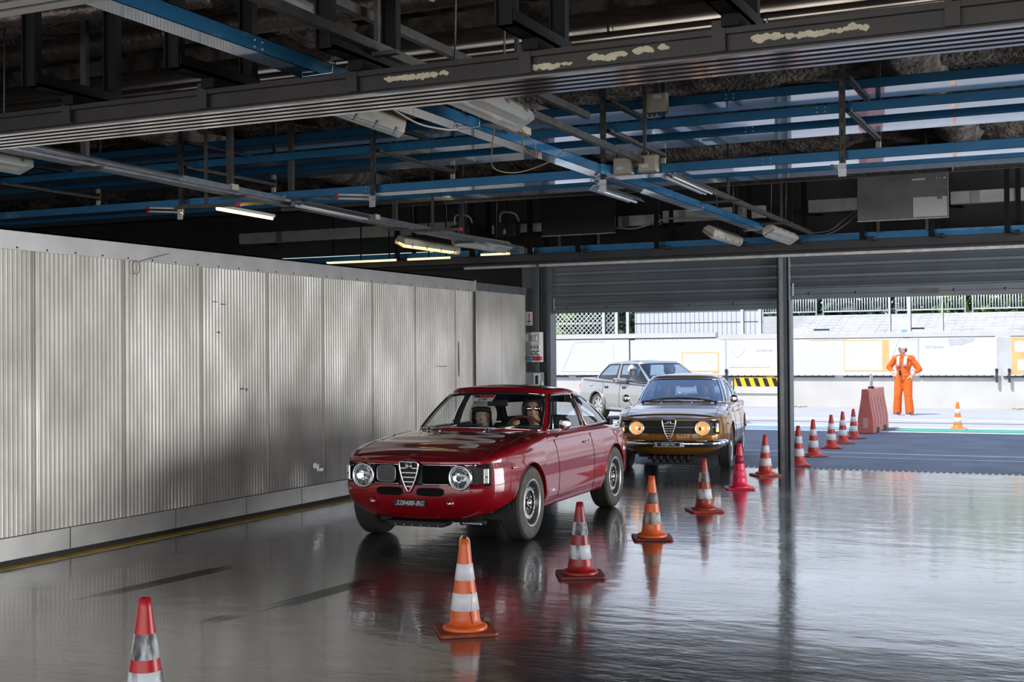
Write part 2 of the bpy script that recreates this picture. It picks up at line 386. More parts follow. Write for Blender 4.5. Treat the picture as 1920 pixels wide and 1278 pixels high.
def post(x0, x1, name='wall_post'):
    m = MB().b2(x0, x1, YD - .10, YD - .085, 0, 2.95).b2(x0, x0 + .012, YD - .10, YD + .12, 0, 2.95).b2(x1 - .012, x1, YD - .10, YD + .12, 0, 2.95).b2(x0 + .03, x1 - .03, YD + .0, YD + .12, 0, 2.95)
    r_ = struct(m.build(name, m_jamb)); MB().b2(x0 + .03, x1 - .065, YD - .104, YD - .10, 0, 2.88).build('post_face', M('post_worn_face', (.34, .36, .37), .4, .5, noise_s=6, noise_a=.35), r_); return r_
post(-3.96, -3.815); post(-.30, -.14); post(3.4, 3.56)
struct(MB().b2(-3.975, -3.958, YD - .08, YD + .14, 0, 2.3).b2(-3.818, -3.80, YD - .08, YD + .14, 0, 2.3).build('wall_post_guide', m_jamb))
struct(MB().b2(7.8, 8.0, -1.5, 9.1, 0, 4.5).b2(7.8, 8.0, 16.9, 17.28, 0, 4.5).b2(7.8, 8.0, 9.1, 16.9, 3.1, 4.5).build('wall_right', M('side_wall_grey', (.42, .41, .39), .8, noise_s=2, noise_a=.2)))  # unseen wall, its opening added to frame the side fill light
# left jamb: wide dark frame
struct(MB().b2(-7.74, -7.46, YD - .14, YD + .12, 0, 2.95).b2(-7.46, -7.36, YD - .04, YD + .12, 0, 2.95).b2(-7.36, -7.31, YD - .1, YD + .12, 0, 2.95).b2(-7.50, -7.46, YD - .18, YD - .10, 0, 2.95).build('wall_jamb', m_jamb))
# ================================================================ CARS
def cr1(pts, t):
    """Catmull-Rom through pts (tuples), t in knot units"""
    n = len(pts); t = max(0, min(n - 1 - 1e-9, t)); i = int(t); f = t - i
    p = [pts[max(0, i - 1)], pts[i], pts[min(n - 1, i + 1)], pts[min(n - 1, i + 2)]]
    out = []
    for k in range(len(pts[0])):
        a, b, c, d = p[0][k], p[1][k], p[2][k], p[3][k]
        if i == 0: a = 2 * b - c
        if i + 2 > n - 1: d = 2 * c - b
        out.append(.5 * (2 * b + (c - a) * f + (2 * a - 5 * b + 4 * c - d) * f * f + (3 * b - a - 3 * c + d) * f ** 3))
    return out
def lin(tab, x):
    if x <= tab[0][0]: return tab[0][1]
    for (a, b), (c, d) in zip(tab[:-1], tab[1:]):
        if x <= c:
            f = (x - a) / (c - a) if c > a else 0; f = f * f * (3 - 2 * f) if len(tab) > 2 else f
            return b + (d - b) * f
    return tab[-1][1]
def linr(tab, x):
    if x <= tab[0][0]: return tab[0][1]
    for (a, b), (c, d) in zip(tab[:-1], tab[1:]):
        if x <= c: return b + (d - b) * (x - a) / (c - a) if c > a else d
    return tab[-1][1]

class Shell:
    def __init__(s, sp):
        s.sp = sp; O = sp['outline']; N = 900
        s.P = [cr1(O, (len(O) - 1) * i / N) for i in range(N + 1)]; s.N = N
        s.P[0][1] = 0; s.P[-1][1] = 0
    def plan(s, u):   # u 0..1 -> x,y,nx,ny
        t = max(0, min(s.N - 1e-6, u * s.N)); i = int(t); f = t - i
        x = s.P[i][0] * (1 - f) + s.P[i + 1][0] * f; y = s.P[i][1] * (1 - f) + s.P[i + 1][1] * f
        a = s.P[max(0, i - 6)]; b = s.P[min(s.N, i + 7)]
        tx, ty = b[0] - a[0], b[1] - a[1]
        if i < 6: tx = 0 if i < 1 else tx
        L = math.hypot(tx, ty) or 1; nx, ny = -ty / L * -1, -tx / L
        # outline goes front centre -> side(+y) -> rear ; outward normal = (ty,-tx)
        return x, y, ty / L, -tx / L
    def inset(s, x, y, nx, ny, z):
        sp = s.sp; wf = max(0, nx) ** 2; wr = max(0, -nx) ** 2; ws = ny ** 2; k = wf + wr + ws
        d = (wf * linr(sp['front_prof'], z) + wr * linr(sp['rear_prof'], z) + ws * lin(sp['side_prof'], z)) / k
        return d
    def S(s, u, z, off=0, recess=True):
        x, y, nx, ny = s.plan(u); d = s.inset(x, y, nx, ny, z)
        if s.sp.get('band') and x > 1.2 and z < .46: d += .11 * ((.46 - z) / .25) ** 2 * min(1, (x - 1.2) / .35) * (.25 + .75 * min(1, abs(y) / .6) ** 2)
        b = s.sp.get('band')
        if b and recess and x > 1.3 and abs(y) < b[2] and b[0] < z < b[1]: d += b[3]
        return Vector((x - nx * (d - off), y - ny * (d - off), z))
    def u_of_x(s, x0, lo=None):
        a, b = s.sp['side_u']; 
        for _ in range(40):
            m = (a + b) / 2
            if s.plan(m)[0] > x0: a = m
            else: b = m
        return (a + b) / 2
    def u_of_y(s, y0, front=True):
        a, b = (0, .3) if front else (.7, 1)
        for _ in range(40):
            m = (a + b) / 2; yy = s.plan(m)[1]
            if (yy < y0) == front: a = m
            else: b = m
        return (a + b) / 2
    def zT(s, x): return lin(s.sp['zT'], x)
    def zB(s, x):
        z = linr(s.sp['zB'], x)
        for xc, R, zc in s.sp['arches']:
            if abs(x - xc) < R: z = max(z, zc + math.sqrt(R * R - (x - xc) ** 2) * s.sp.get('arch_k', 1))
        return z

def build_shell(sp, mats, parent, part_of):
    """returns shell; part_of(center, j, row) -> part name; mats: dict name -> material"""
    sh = Shell(sp)
    us = [i / 190 for i in range(191)]
    for xc, R, zc in sp['arches']:
        for q in (.9999, .996, .985, .965, .93, .88, .8, .7): us += [sh.u_of_x(xc + R * q), sh.u_of_x(xc - R * q)]
    for xx in sp.get('xcuts', []): us += [sh.u_of_x(xx - .0015), sh.u_of_x(xx + .0015)]
    if sp.get('band'): us += [sh.u_of_y(sp['band'][2] - .004), sh.u_of_y(sp['band'][2] + .004)]
    for yy in sp.get('ycuts', []): us += [sh.u_of_y(yy)]
    us = sorted(us); u2 = [us[0]]
    for u in us[1:]:
        if u - u2[-1] > .00025: u2.append(u)
    us = u2; us[-1] = 1.0
    zt0, zb0 = sp['zT'][-1][1], sp['zB'][-1][1]
    rows = [0, .05, .12, .2, .28, .36, .44, .5, .56, .62, .68, .74, .8, .86, .92, .97, 1]
    if sp.get('band'):
        for q in sp['band'][:2]:
            rows += [(q - .004 - zb0) / (zt0 - zb0), (q + .004 - zb0) / (zt0 - zb0)]
    rows = sorted(rows)
    nr = sp.get('nring', 5); nc = sp.get('nfan', 12)
    grid = []
    for u in us:
        x, y, nx, ny = sh.plan(u); col = []
        zb, zt = sh.zB(x), sh.zT(x)
        pb = sh.S(u, zb); inn = .07
        col.append(pb - Vector((nx, ny, 0)) * inn + Vector((0, 0, .01)))
        col.append(pb - Vector((nx, ny, 0)) * .012 - Vector((0, 0, .004)))
        for r in rows: col.append(sh.S(u, zb + r * (zt - zb)))
        top = col[-1]
        wf = max(0, nx) ** 2; wr = max(0, -nx) ** 2; ws = ny ** 2; k = wf + wr + ws
        rh = (wf * sp['round'][0][0] + ws * sp['round'][1][0] + wr * sp['round'][2][0]) / k
        rv = (wf * sp['round'][0][1] + ws * sp['round'][1][1] + wr * sp['round'][2][1]) / k
        for q in range(1, nr + 1):
            a = PI / 2 * q / nr
            col.append(top + Vector((-nx * rh * (1 - math.cos(a)), -ny * rh * (1 - math.cos(a)), rv * math.sin(a))))
        if abs(y) < 1e-6:
            for c_ in col: c_.y = 0
        e = col[-1]
        # centre line target
        xc = max(min(e.x, sp['xc'][1]), sp['xc'][0]); zc = lin(sp['zc'], xc)
        for q in range(1, nc + 1):
            f = q / nc; yy = e.y * (1 - f); xx = e.x + (xc - e.x) * f
            z = e.z + (zc - e.z) * (1 - (1 - f) ** 2.2)
            if sp.get('step') and xx < sp['step'][0] and abs(yy) < sp['step'][1] and xx > .6: z += sp['step'][2]
            col.append(Vector((xx, yy, z)))
        grid.append(col)
    H = len(grid[0]); side_rows = 2 + len(rows)
    parts = {}
    nU = len(us)
    for sgn in (1, -1):
        for i in range(nU - 1):
            for j in range(H - 1):
                a, b, c, d = grid[i][j], grid[i + 1][j], grid[i + 1][j + 1], grid[i][j + 1]
                ctr = (a + b + c + d) / 4
                nm = part_of(ctr.x, ctr.y * sgn, ctr.z, j - side_rows + 1, (us[i] + us[i + 1]) / 2)
                if nm is None: continue
                pt = parts.setdefault(nm, {'v': {}, 'vs': [], 'f': []})
                idx = []
                for (ii, jj) in ((i, j), (i + 1, j), (i + 1, j + 1), (i, j + 1)):
                    p = grid[ii][jj]; key = (round(p.x, 5), round(p.y * sgn, 5), round(p.z, 5))
                    if key not in pt['v']: pt['v'][key] = len(pt['vs']); pt['vs'].append(key)
                    k = pt['v'][key]
                    if k not in idx: idx.append(k)
                if len(idx) > 2: pt['f'].append(tuple(idx if sgn > 0 else idx[::-1]))
    objs = {}
    for nm, pt in parts.items():
        base = nm.split(':')[0]
        o = MB().add(pt['vs'], pt['f'], 0, True).build(base, mats.get(nm, mats.get(base, mats['body'])), parent)
        objs[nm] = o
    return sh, objs

class Cabin:
    def __init__(s, g): s.g = g
    def P(s, u, v, off=0):
        g = s.g; b = cr1(g['bot'], u); t = cr1(g['top'], u)
        p = Vector((b[0] + (t[0] - b[0]) * v, b[1] + (t[1] - b[1]) * v, b[2] + (t[2] - b[2]) * v))
        e = .01; b2 = cr1(g['bot'], min(u + e, len(g['bot']) - 1.0001)); b1 = cr1(g['bot'], max(u - e, 0))
        tx, ty = b2[0] - b1[0], b2[1] - b1[1]; L = math.hypot(tx, ty) or 1
        n = Vector((ty / L, -tx / L, 0)); n = Vector((abs(n.x) * (1 if u < len(g['bot']) / 2 else -1), abs(n.y), .35)).normalized()
        return p + n * (g.get('bulge', .015) * math.sin(PI * min(1, max(0, v))) + off)
def build_cabin(g, mats, parent):
    cb = Cabin(g); n = len(g['bot']) - 1
    ucut = sorted(set([0, n] + [w for q in g['wins'] for w in q[:2]])); us = []
    for a, b in zip(ucut[:-1], ucut[1:]):
        k = max(2, int((b - a) * 8)); us += [a + (b - a) * i / k for i in range(k)]
    us.append(n)
    v0, v1 = g['vr']
    vs = [0] + [v0 + (v1 - v0) * i / 10 for i in range(11)] + [1]
    grid = []
    for u in us:
        col = [cb.P(u, v) for v in vs]; e = col[-1]
        tb = cr1(g['top'], u); rh, rv = g['round']
        b2 = cr1(g['top'], min(u + .05, n - .0001)); b1 = cr1(g['top'], max(u - .05, 0)); tx, ty = b2[0] - b1[0], b2[1] - b1[1]; L = math.hypot(tx, ty) or 1
        nx, ny = ty / L, -tx / L
        for q in range(1, 5):
            a = PI / 2 * q / 4; col.append(e + Vector((-nx * rh * (1 - math.cos(a)), -ny * rh * (1 - math.cos(a)), rv * math.sin(a))))
        e = col[-1]; xc = max(min(e.x, g['rxc'][1]), g['rxc'][0]); zc = lin(g['rz'], xc)
        for q in range(1, 9):
            f = q / 8; col.append(Vector((e.x + (xc - e.x) * f, e.y * (1 - f), e.z + (zc - e.z) * (1 - (1 - f) ** 2.0))))
        if abs(u) < 1e-6 or abs(u - n) < 1e-6:
            for c_ in col: c_.y = 0
        grid.append(col)
    parts = {}
    for sgn in (1, -1):
        for i in range(len(us) - 1):
            um = (us[i] + us[i + 1]) / 2
            for j in range(len(grid[0]) - 1):
                nm = 'roof' if j >= len(vs) - 1 else 'pillar'
                if 1 <= j < len(vs) - 2:
                    for (a, b, w) in g['wins']:
                        if a <= um <= b: nm = w + (('L' if sgn > 0 else 'R') if w in ('side_window', 'quarter_window') else '')
                if nm == 'pillar': nm = 'roof'
                if nm.startswith('skip'): continue
                pt = parts.setdefault(nm, {'v': {}, 'vs': [], 'f': []}); idx = []
                for (ii, jj) in ((i, j), (i + 1, j), (i + 1, j + 1), (i, j + 1)):
                    p = grid[ii][jj]; key = (round(p.x, 5), round(p.y * sgn, 5), round(p.z, 5))
                    if key not in pt['v']: pt['v'][key] = len(pt['vs']); pt['vs'].append(key)
                    k = pt['v'][key]
                    if k not in idx: idx.append(k)
                if len(idx) > 2: pt['f'].append(tuple(idx if sgn > 0 else idx[::-1]))
    for nm, pt in parts.items():
        base = nm.rstrip('LR'); gl = base != 'roof'
        o = MB().add(pt['vs'], pt['f'], 0, True).build(base, mats['glass'] if gl else mats['body'], parent)
        if not gl:
            sf = o.modifiers.new('s', 'SOLIDIFY'); sf.thickness = .025; sf.offset = -1
            o.data.materials.append(mats['inner']); sf.material_offset = 1; sf.material_offset_rim = 1
            C.objects.link(o) if o.name not in C.objects else None
    # window surrounds
    for (a, b, w) in g['wins']:
        full = w in ('windshield', 'rear_window')
        sides = (0,) if full else (1, -1)
        for sgn in sides:
            pts = []
            def q(u, v, s_): p = cb.P(u, v, .004); return (p.x, p.y * s_, p.z)
            if full:
                uu = [a + (b - a) * i / 14 for i in range(15)]
                if w == 'windshield':
                    bot = [q(u, v0, 1) for u in uu[::-1]] + [q(u, v0, -1) for u in uu[1:]]; rgt = [q(b, v0 + (v1 - v0) * i / 6, -1) for i in range(1, 6)]
                    top = [q(u, v1, -1) for u in uu[::-1]] + [q(u, v1, 1) for u in uu[1:]]; lft = [q(b, v1 - (v1 - v0) * i / 6, 1) for i in range(1, 6)]
                else:
                    bot = [q(u, v0, 1) for u in uu] + [q(u, v0, -1) for u in uu[::-1][1:]]; rgt = [q(a, v0 + (v1 - v0) * i / 6, -1) for i in range(1, 6)]
                    top = [q(u, v1, -1) for u in uu] + [q(u, v1, 1) for u in uu[::-1][1:]]; lft = [q(a, v1 - (v1 - v0) * i / 6, 1) for i in range(1, 6)]
                pts = bot + rgt + top + lft
            else:
                uu = [a + (b - a) * i / 12 for i in range(13)]
                pts = [q(u, v0, sgn) for u in uu] + [q(b, v0 + (v1 - v0) * i / 6, sgn) for i in range(1, 6)] + [q(u, v1, sgn) for u in uu[::-1]] + [q(a, v1 - (v1 - v0) * i / 6, sgn) for i in range(1, 6)]
            MB().tube(pts, g.get('trim_r', .007), 6, closed=True).build('window_trim', mats['trim'], parent)
            if full:
                ce = sum((Vector(p) for p in pts), Vector()) / len(pts)
                MB().tube([Vector(p) * .975 + ce * .025 for p in pts], .009, 6, closed=True).build('window_seal', m_black, parent)
    return cb

def make_wheel(parent, x, y, z, r, wd, side, style, rim_r, m_tyre=None):
    """side +1 = outer face towards +y"""
    root = empty('wheel', (x, y, z)); root.parent = parent; root.rotation_euler = (0, 0, 0 if side > 0 else PI)
    h = wd / 2
    pr = [(rim_r - .004, -h * .8), (rim_r + .012, -h * .92), (rim_r + .05, -h), (r - .03, -h * .96), (r - .008, -h * .80), (r, -h * .66)]
    for q in (-.5, -.25, 0, .25, .5): pr += [(r, h * (q - .07)), (r - .007, h * (q - .06)), (r - .007, h * (q + .06)), (r, h * (q + .07))]
    pr += [(r, h * .66), (r - .008, h * .80), (r - .03, h * .96), (rim_r + .05, h), (rim_r + .012, h * .92), (rim_r - .004, h * .8)]
    # lathe about y: axis 'y' maps (x, h, -y)
    ty = MB().lathe(pr, 64, axis='y'); ty.lathe([(rim_r + .010, h * .921), (rim_r + .05, h + .001), (r - .03, h * .961), (r - .018, h * .885)], 64, axis='y', mi=1); ty.build('tyre', [m_tyre or m_rubber, m_sidewall], root)
    lip = [(rim_r - .003, -h * .85), (rim_r - .012, -h * .5), (rim_r - .012, h * .5), (rim_r - .006, h * .72), (rim_r + .010, h * .90), (rim_r + .006, h * .95), (rim_r - .008, h * .93), (rim_r - .013, h * .84)]; dish = [(rim_r - .013, h * .84), (rim_r - .024, h * .70), (rim_r - .03, h * .35), (rim_r - .045, h * .2)]
    M_l = M('rim_silver', (.62, .61, .58), .3, .8); M_d = M('rim_dark', (.05, .05, .052), .35, .6)
    MB().lathe(lip, 48, axis='y').build('rim', M_l, root); MB().lathe(dish, 48, axis='y').build('rim_dish', M('rim_dish_grey', (.16, .16, .165), .35, .6), root)
    yb = h * .52
    if style == 'classic':
        MB().lathe([(rim_r - .02, h * .3), (rim_r - .045, h * .18), (rim_r * .72, yb - .01), (rim_r * .60, yb + .012), (rim_r * .45, yb), (rim_r * .2, yb - .004), (0, yb - .004)], 48, axis='y').build('wheel_disc', M_d, root)
        n = 18; ri, ro, rm = rim_r * .54, rim_r * .80, rim_r * .69; vs = []; fs = []
        for k in range(n):
            a = 2 * PI * k / n; d = 2 * PI / n
            for (rr, aa, hh) in ((ri, a, .016), (ri, a + d * .5, .016), (rm, a, .017), (ro, a + d * .25, .004), (rm, a + d * .55, .014), (rm * .98, a + d * .8, .010)):
                vs.append((rr * math.cos(aa), yb + hh, rr * math.sin(aa)))
        for k in range(n):
            a = k * 6; b = ((k + 1) % n) * 6
            fs += [(a, a + 1, a + 4, a + 2), (a + 2, a + 4, a + 3), (a + 1, b, b + 2, a + 5), (a + 1, a + 5, a + 4)]
        MB().add(vs, fs, 0, False).build('slotted_ring', M_l, root)
        for k in range(4):
            a = 2 * PI * (k + .5) / 4; MB().cyl((rim_r * .33 * math.cos(a), yb - .004, rim_r * .33 * math.sin(a)), (rim_r * .33 * math.cos(a), yb + .014, rim_r * .33 * math.sin(a)), .010, 8).build('wheel_nut', M_l, root)
        MB().lathe([(.032, yb - .004), (.030, yb + .022), (.022, yb + .03), (0, yb + .032)], 20, axis='y').build('hub_cap', m_chrome, root)
    elif style == 'plain':
        MB().lathe([(rim_r - .02, h * .3), (rim_r - .04, h * .15), (rim_r * .62, yb - .02), (rim_r * .5, yb + .01), (rim_r * .3, yb + .012), (0, yb + .01)], 48, axis='y').build('wheel_disc', M('rim_grey', (.25, .25, .26), .35, .6), root)
        MB().lathe([(.095, yb + .0), (.09, yb + .02), (.05, yb + .036), (0, yb + .04)], 28, axis='y').build('hub_cap', m_chrome, root)
    else:
        MB().lathe([(rim_r - .02, h * .1), (.0, h * .05)], 40, axis='y').build('brake_disc', M_d, root)
        sp_ = MB()
        for k in range(8):
            a = 2 * PI * k / 8; ca, sa = math.cos(a), math.sin(a)
            for r0, r1, w0, w1 in ((.03, rim_r - .008, .026, .042),):
                p = [(r0, -w0), (r1, -w1), (r1, w1), (r0, w0)]; vs = [(u * ca - v * sa, yy, u * sa + v * ca) for yy in (h * .45, h * .7) for u, v in p]
                sp_.add(vs, [(0, 1, 2, 3), (7, 6, 5, 4), (0, 4, 5, 1), (1, 5, 6, 2), (2, 6, 7, 3), (3, 7, 4, 0)])
        sp_.build('spoke', M_l, root)
        MB().lathe([(.055, h * .4), (.052, h * .74), (0, h * .78)], 24, axis='y').build('hub_cap', M_l, root)
    return root

def headlight(parent, x, y, z, r, lit, nrm=(1, 0, 0)):
    root = empty('headlight', (x, y, z)); root.parent = parent
    MB().lathe([(r + .012, -.03), (r + .014, .004), (r + .008, .016), (r - .004, .012), (r - .008, .0)], 36, axis='x').build('bezel', m_chrome, root)
    MB().lathe([(r - .004, .0), (r * .8, -.016), (r * .5, -.028), (r * .22, -.034), (0, -.035)], 32, axis='x').build('reflector', M('lamp_reflector_lit', (1, .75, .42), .2, .4, emit=(1, .42, .12), es=.38, noise_s=40, col2=(.8, .3, .05), bump=.8, bump_s=35) if lit else M('lamp_reflector', (.78, .80, .82), .14, 1.0, bump=.5, bump_s=9), root)
    MB().lathe([(.014, -.034), (.016, -.022), (.010, -.010), (0, -.008)], 16, axis='x').build('bulb', M('lamp_bulb_lit', (1, .9, .7), .3, emit=(1, .75, .45), es=2) if lit else m_black, root)
    gl = glass_mat('lamp_glass', (.95, .97, .97), 1.3)
    o = MB().lathe([(r - .004, .004), (r * .85, .016), (r * .5, .026), (r * .2, .030), (0, .031)], 32, axis='x').build('lens', gl, root)
    return root

def shield_grille(parent, sh, cx, z0, z1, hw, mats, bars=6):
    """heart shaped grille: outline in y,z, standing on the nose at x = cx"""
    root = empty('shield_grille', (cx, 0, 0)); root.parent = parent
    def outline(t):  # t 0..1 from bottom tip up the +y side to top centre
        pts = [(0, z0), (.17, z0 + .03 * (z1 - z0)), (.50, z0 + .25 * (z1 - z0)), (.80, z0 + .54 * (z1 - z0)), (.98, z0 + .84 * (z1 - z0)), (.93, z0 + .965 * (z1 - z0)), (.6, z1), (.3, z1 - .004), (0, z1 + .002)]
        p = cr1(pts, t * (len(pts) - 1)); return (p[0] * hw, p[1])
    R = [outline(i / 26) for i in range(27)]
    ring = [(.012, y, z) for y, z in R] + [(.012, -y, z) for y, z in R[-2:0:-1]]
    MB().tube(ring, .0085, 8, closed=True).build('shield_frame', m_chrome, root)
    MB().add([(-.012, y, z) for (_, y, z) in ring], [tuple(range(len(ring)))], 0).build('shield_back', m_black, root)
    for k in range(bars):
        z = z0 + (z1 - z0) * (.16 + .62 * k / (bars - 1)); w_ = 0
        for i in range(26):
            if (R[i][1] - z) * (R[i + 1][1] - z) <= 0 and R[i + 1][1] != R[i][1]:
                w_ = max(w_, R[i][0] + (R[i + 1][0] - R[i][0]) * (z - R[i][1]) / (R[i + 1][1] - R[i][1]))
            if i > 18: break
        MB().box((.008, 0, z), (.012, 2 * w_ - .01, .008)).build('shield_bar', M('bar_silver', (.75, .75, .74), .35, .6), root)
    zb = z0 + .84 * (z1 - z0)
    MB().lathe([(.0, .024), (.026, .022), (.030, .016), (.030, .004)], 24, (0, 0, zb), 'x').build('badge', m_chrome, root)
    MB().lathe([(.0, .026), (.012, .0258), (.013, .02)], 16, (0, -.009, zb), 'x').build('badge_enamel', M('enamel_white', (.8, .8, .75), .3), root)
    MB().lathe([(.0, .0262), (.011, .026), (.012, .02)], 16, (0, .011, zb), 'x').build('badge_enamel', M('enamel_blue', (.1, .3, .35), .3), root)
    return root

def half_well(xc, sy, zc, R, root, y0, y1):
    vs = []; n = 20
    for k in range(n + 1):
        a = PI * k / n; vs += [(xc + R * math.cos(a), sy * y0, zc + R * math.sin(a)), (xc + R * math.cos(a), sy * y1, zc + R * math.sin(a))]
    fs = [(2 * k, 2 * k + 1, 2 * k + 3, 2 * k + 2) for k in range(n)] + [tuple(2 * k for k in range(n + 1))]
    MB().add(vs, fs, 0).build('wheel_well', m_black, root)
GT = dict(
    outline=[(1.925, 0), (1.922, .12), (1.912, .26), (1.89, .40), (1.853, .51), (1.80, .60), (1.71, .674), (1.58, .722), (1.40, .753), (1.175, .772), (.85, .765), (.5, .758), (.1, .757), (-.3, .758), (-.7, .762), (-1.175, .772),
             (-1.45, .755), (-1.68, .72), (-1.86, .66), (-1.98, .55), (-2.03, .40), (-2.05, .2), (-2.055, 0)],
    side_u=(.24, .80),
    side_prof=[(.14, .12), (.24, .045), (.34, .008), (.48, 0), (.60, .006), (.70, .025), (.78, .05), (.84, .075)],
    front_prof=[(.18, .16), (.235, .085), (.29, .035), (.36, .008), (.44, 0), (.5, 0), (.69, .012), (.72, .02)],
    rear_prof=[(.2, .10), (.3, .03), (.4, 0), (.55, 0), (.7, .03), (.8, .06)],
    zT=[(-2.1, .70), (-1.95, .71), (-1.5, .755), (-1.0, .775), (0, .785), (.6, .785), (1.0, .765), (1.35, .74), (1.6, .708), (1.78, .688), (2, .684)],
    zB=[(-2.1, .32), (-1.75, .28), (-1.5, .27), (-.84, .225), (.84, .225), (1.47, .39), (1.58, .335), (1.70, .285), (1.82, .245), (1.90, .225), (2, .22)],
    arches=[(1.175, .335, .305), (-1.175, .335, .305)],
    round=[(.016, .012), (.085, .055), (.07, .05)],
    xc=(-2.02, 1.905), zc=[(-2.02, .735), (-1.8, .80), (-1.5, .855), (-1.3, .875), (.6, .862), (.8, .852), (1.1, .83), (1.4, .80), (1.7, .755), (1.84, .722), (1.91, .700)],
    band=(.505, .668, .632, .024), step=(1.765, .585, .010), xcuts=[.50, -.50], ycuts=[.585],
)
GT_CAB = dict(
    bot=[(.72, 0, .868), (.69, .28, .864), (.615, .47, .852), (.50, .60, .84), (.22, .652, .835), (-.40, .668, .835), (-1.14, .650, .84), (-1.42, .58, .85), (-1.56, .32, .865), (-1.60, 0, .872)],
    top=[(.16, 0, 1.195), (.145, .24, 1.193), (.10, .39, 1.185), (.03, .472, 1.17), (-.12, .505, 1.175), (-.44, .518, 1.170), (-.80, .50, 1.125), (-1.02, .44, 1.075), (-1.15, .26, 1.075), (-1.18, 0, 1.08)],
    wins=[(0, 2.86, 'windshield'), (3.3, 4.98, 'side_window'), (5.14, 6.25, 'quarter_window'), (7.25, 9, 'rear_window')],
    vr=(.05, .94), round=(.055, .035), rxc=(-1.1, .08), rz=[(-1.1, 1.12), (-.85, 1.175), (-.6, 1.215), (-.3, 1.247), (-.1, 1.247), (.08, 1.228)], trim_r=.009)

def scale_seat(parent, x, y, m):
    r = empty('car_seat', (x, y, 0)); r.parent = parent
    MB().box((0, 0, .34), (.50, .46, .16)).build('seat_cushion', m, r, bevel=.04)
    MB().box((-.28, 0, .60), (.12, .46, .52), rot=Matrix.Rotation(R_(-14), 3, 'Y')).build('seat_back', m, r, bevel=.04)
    return r

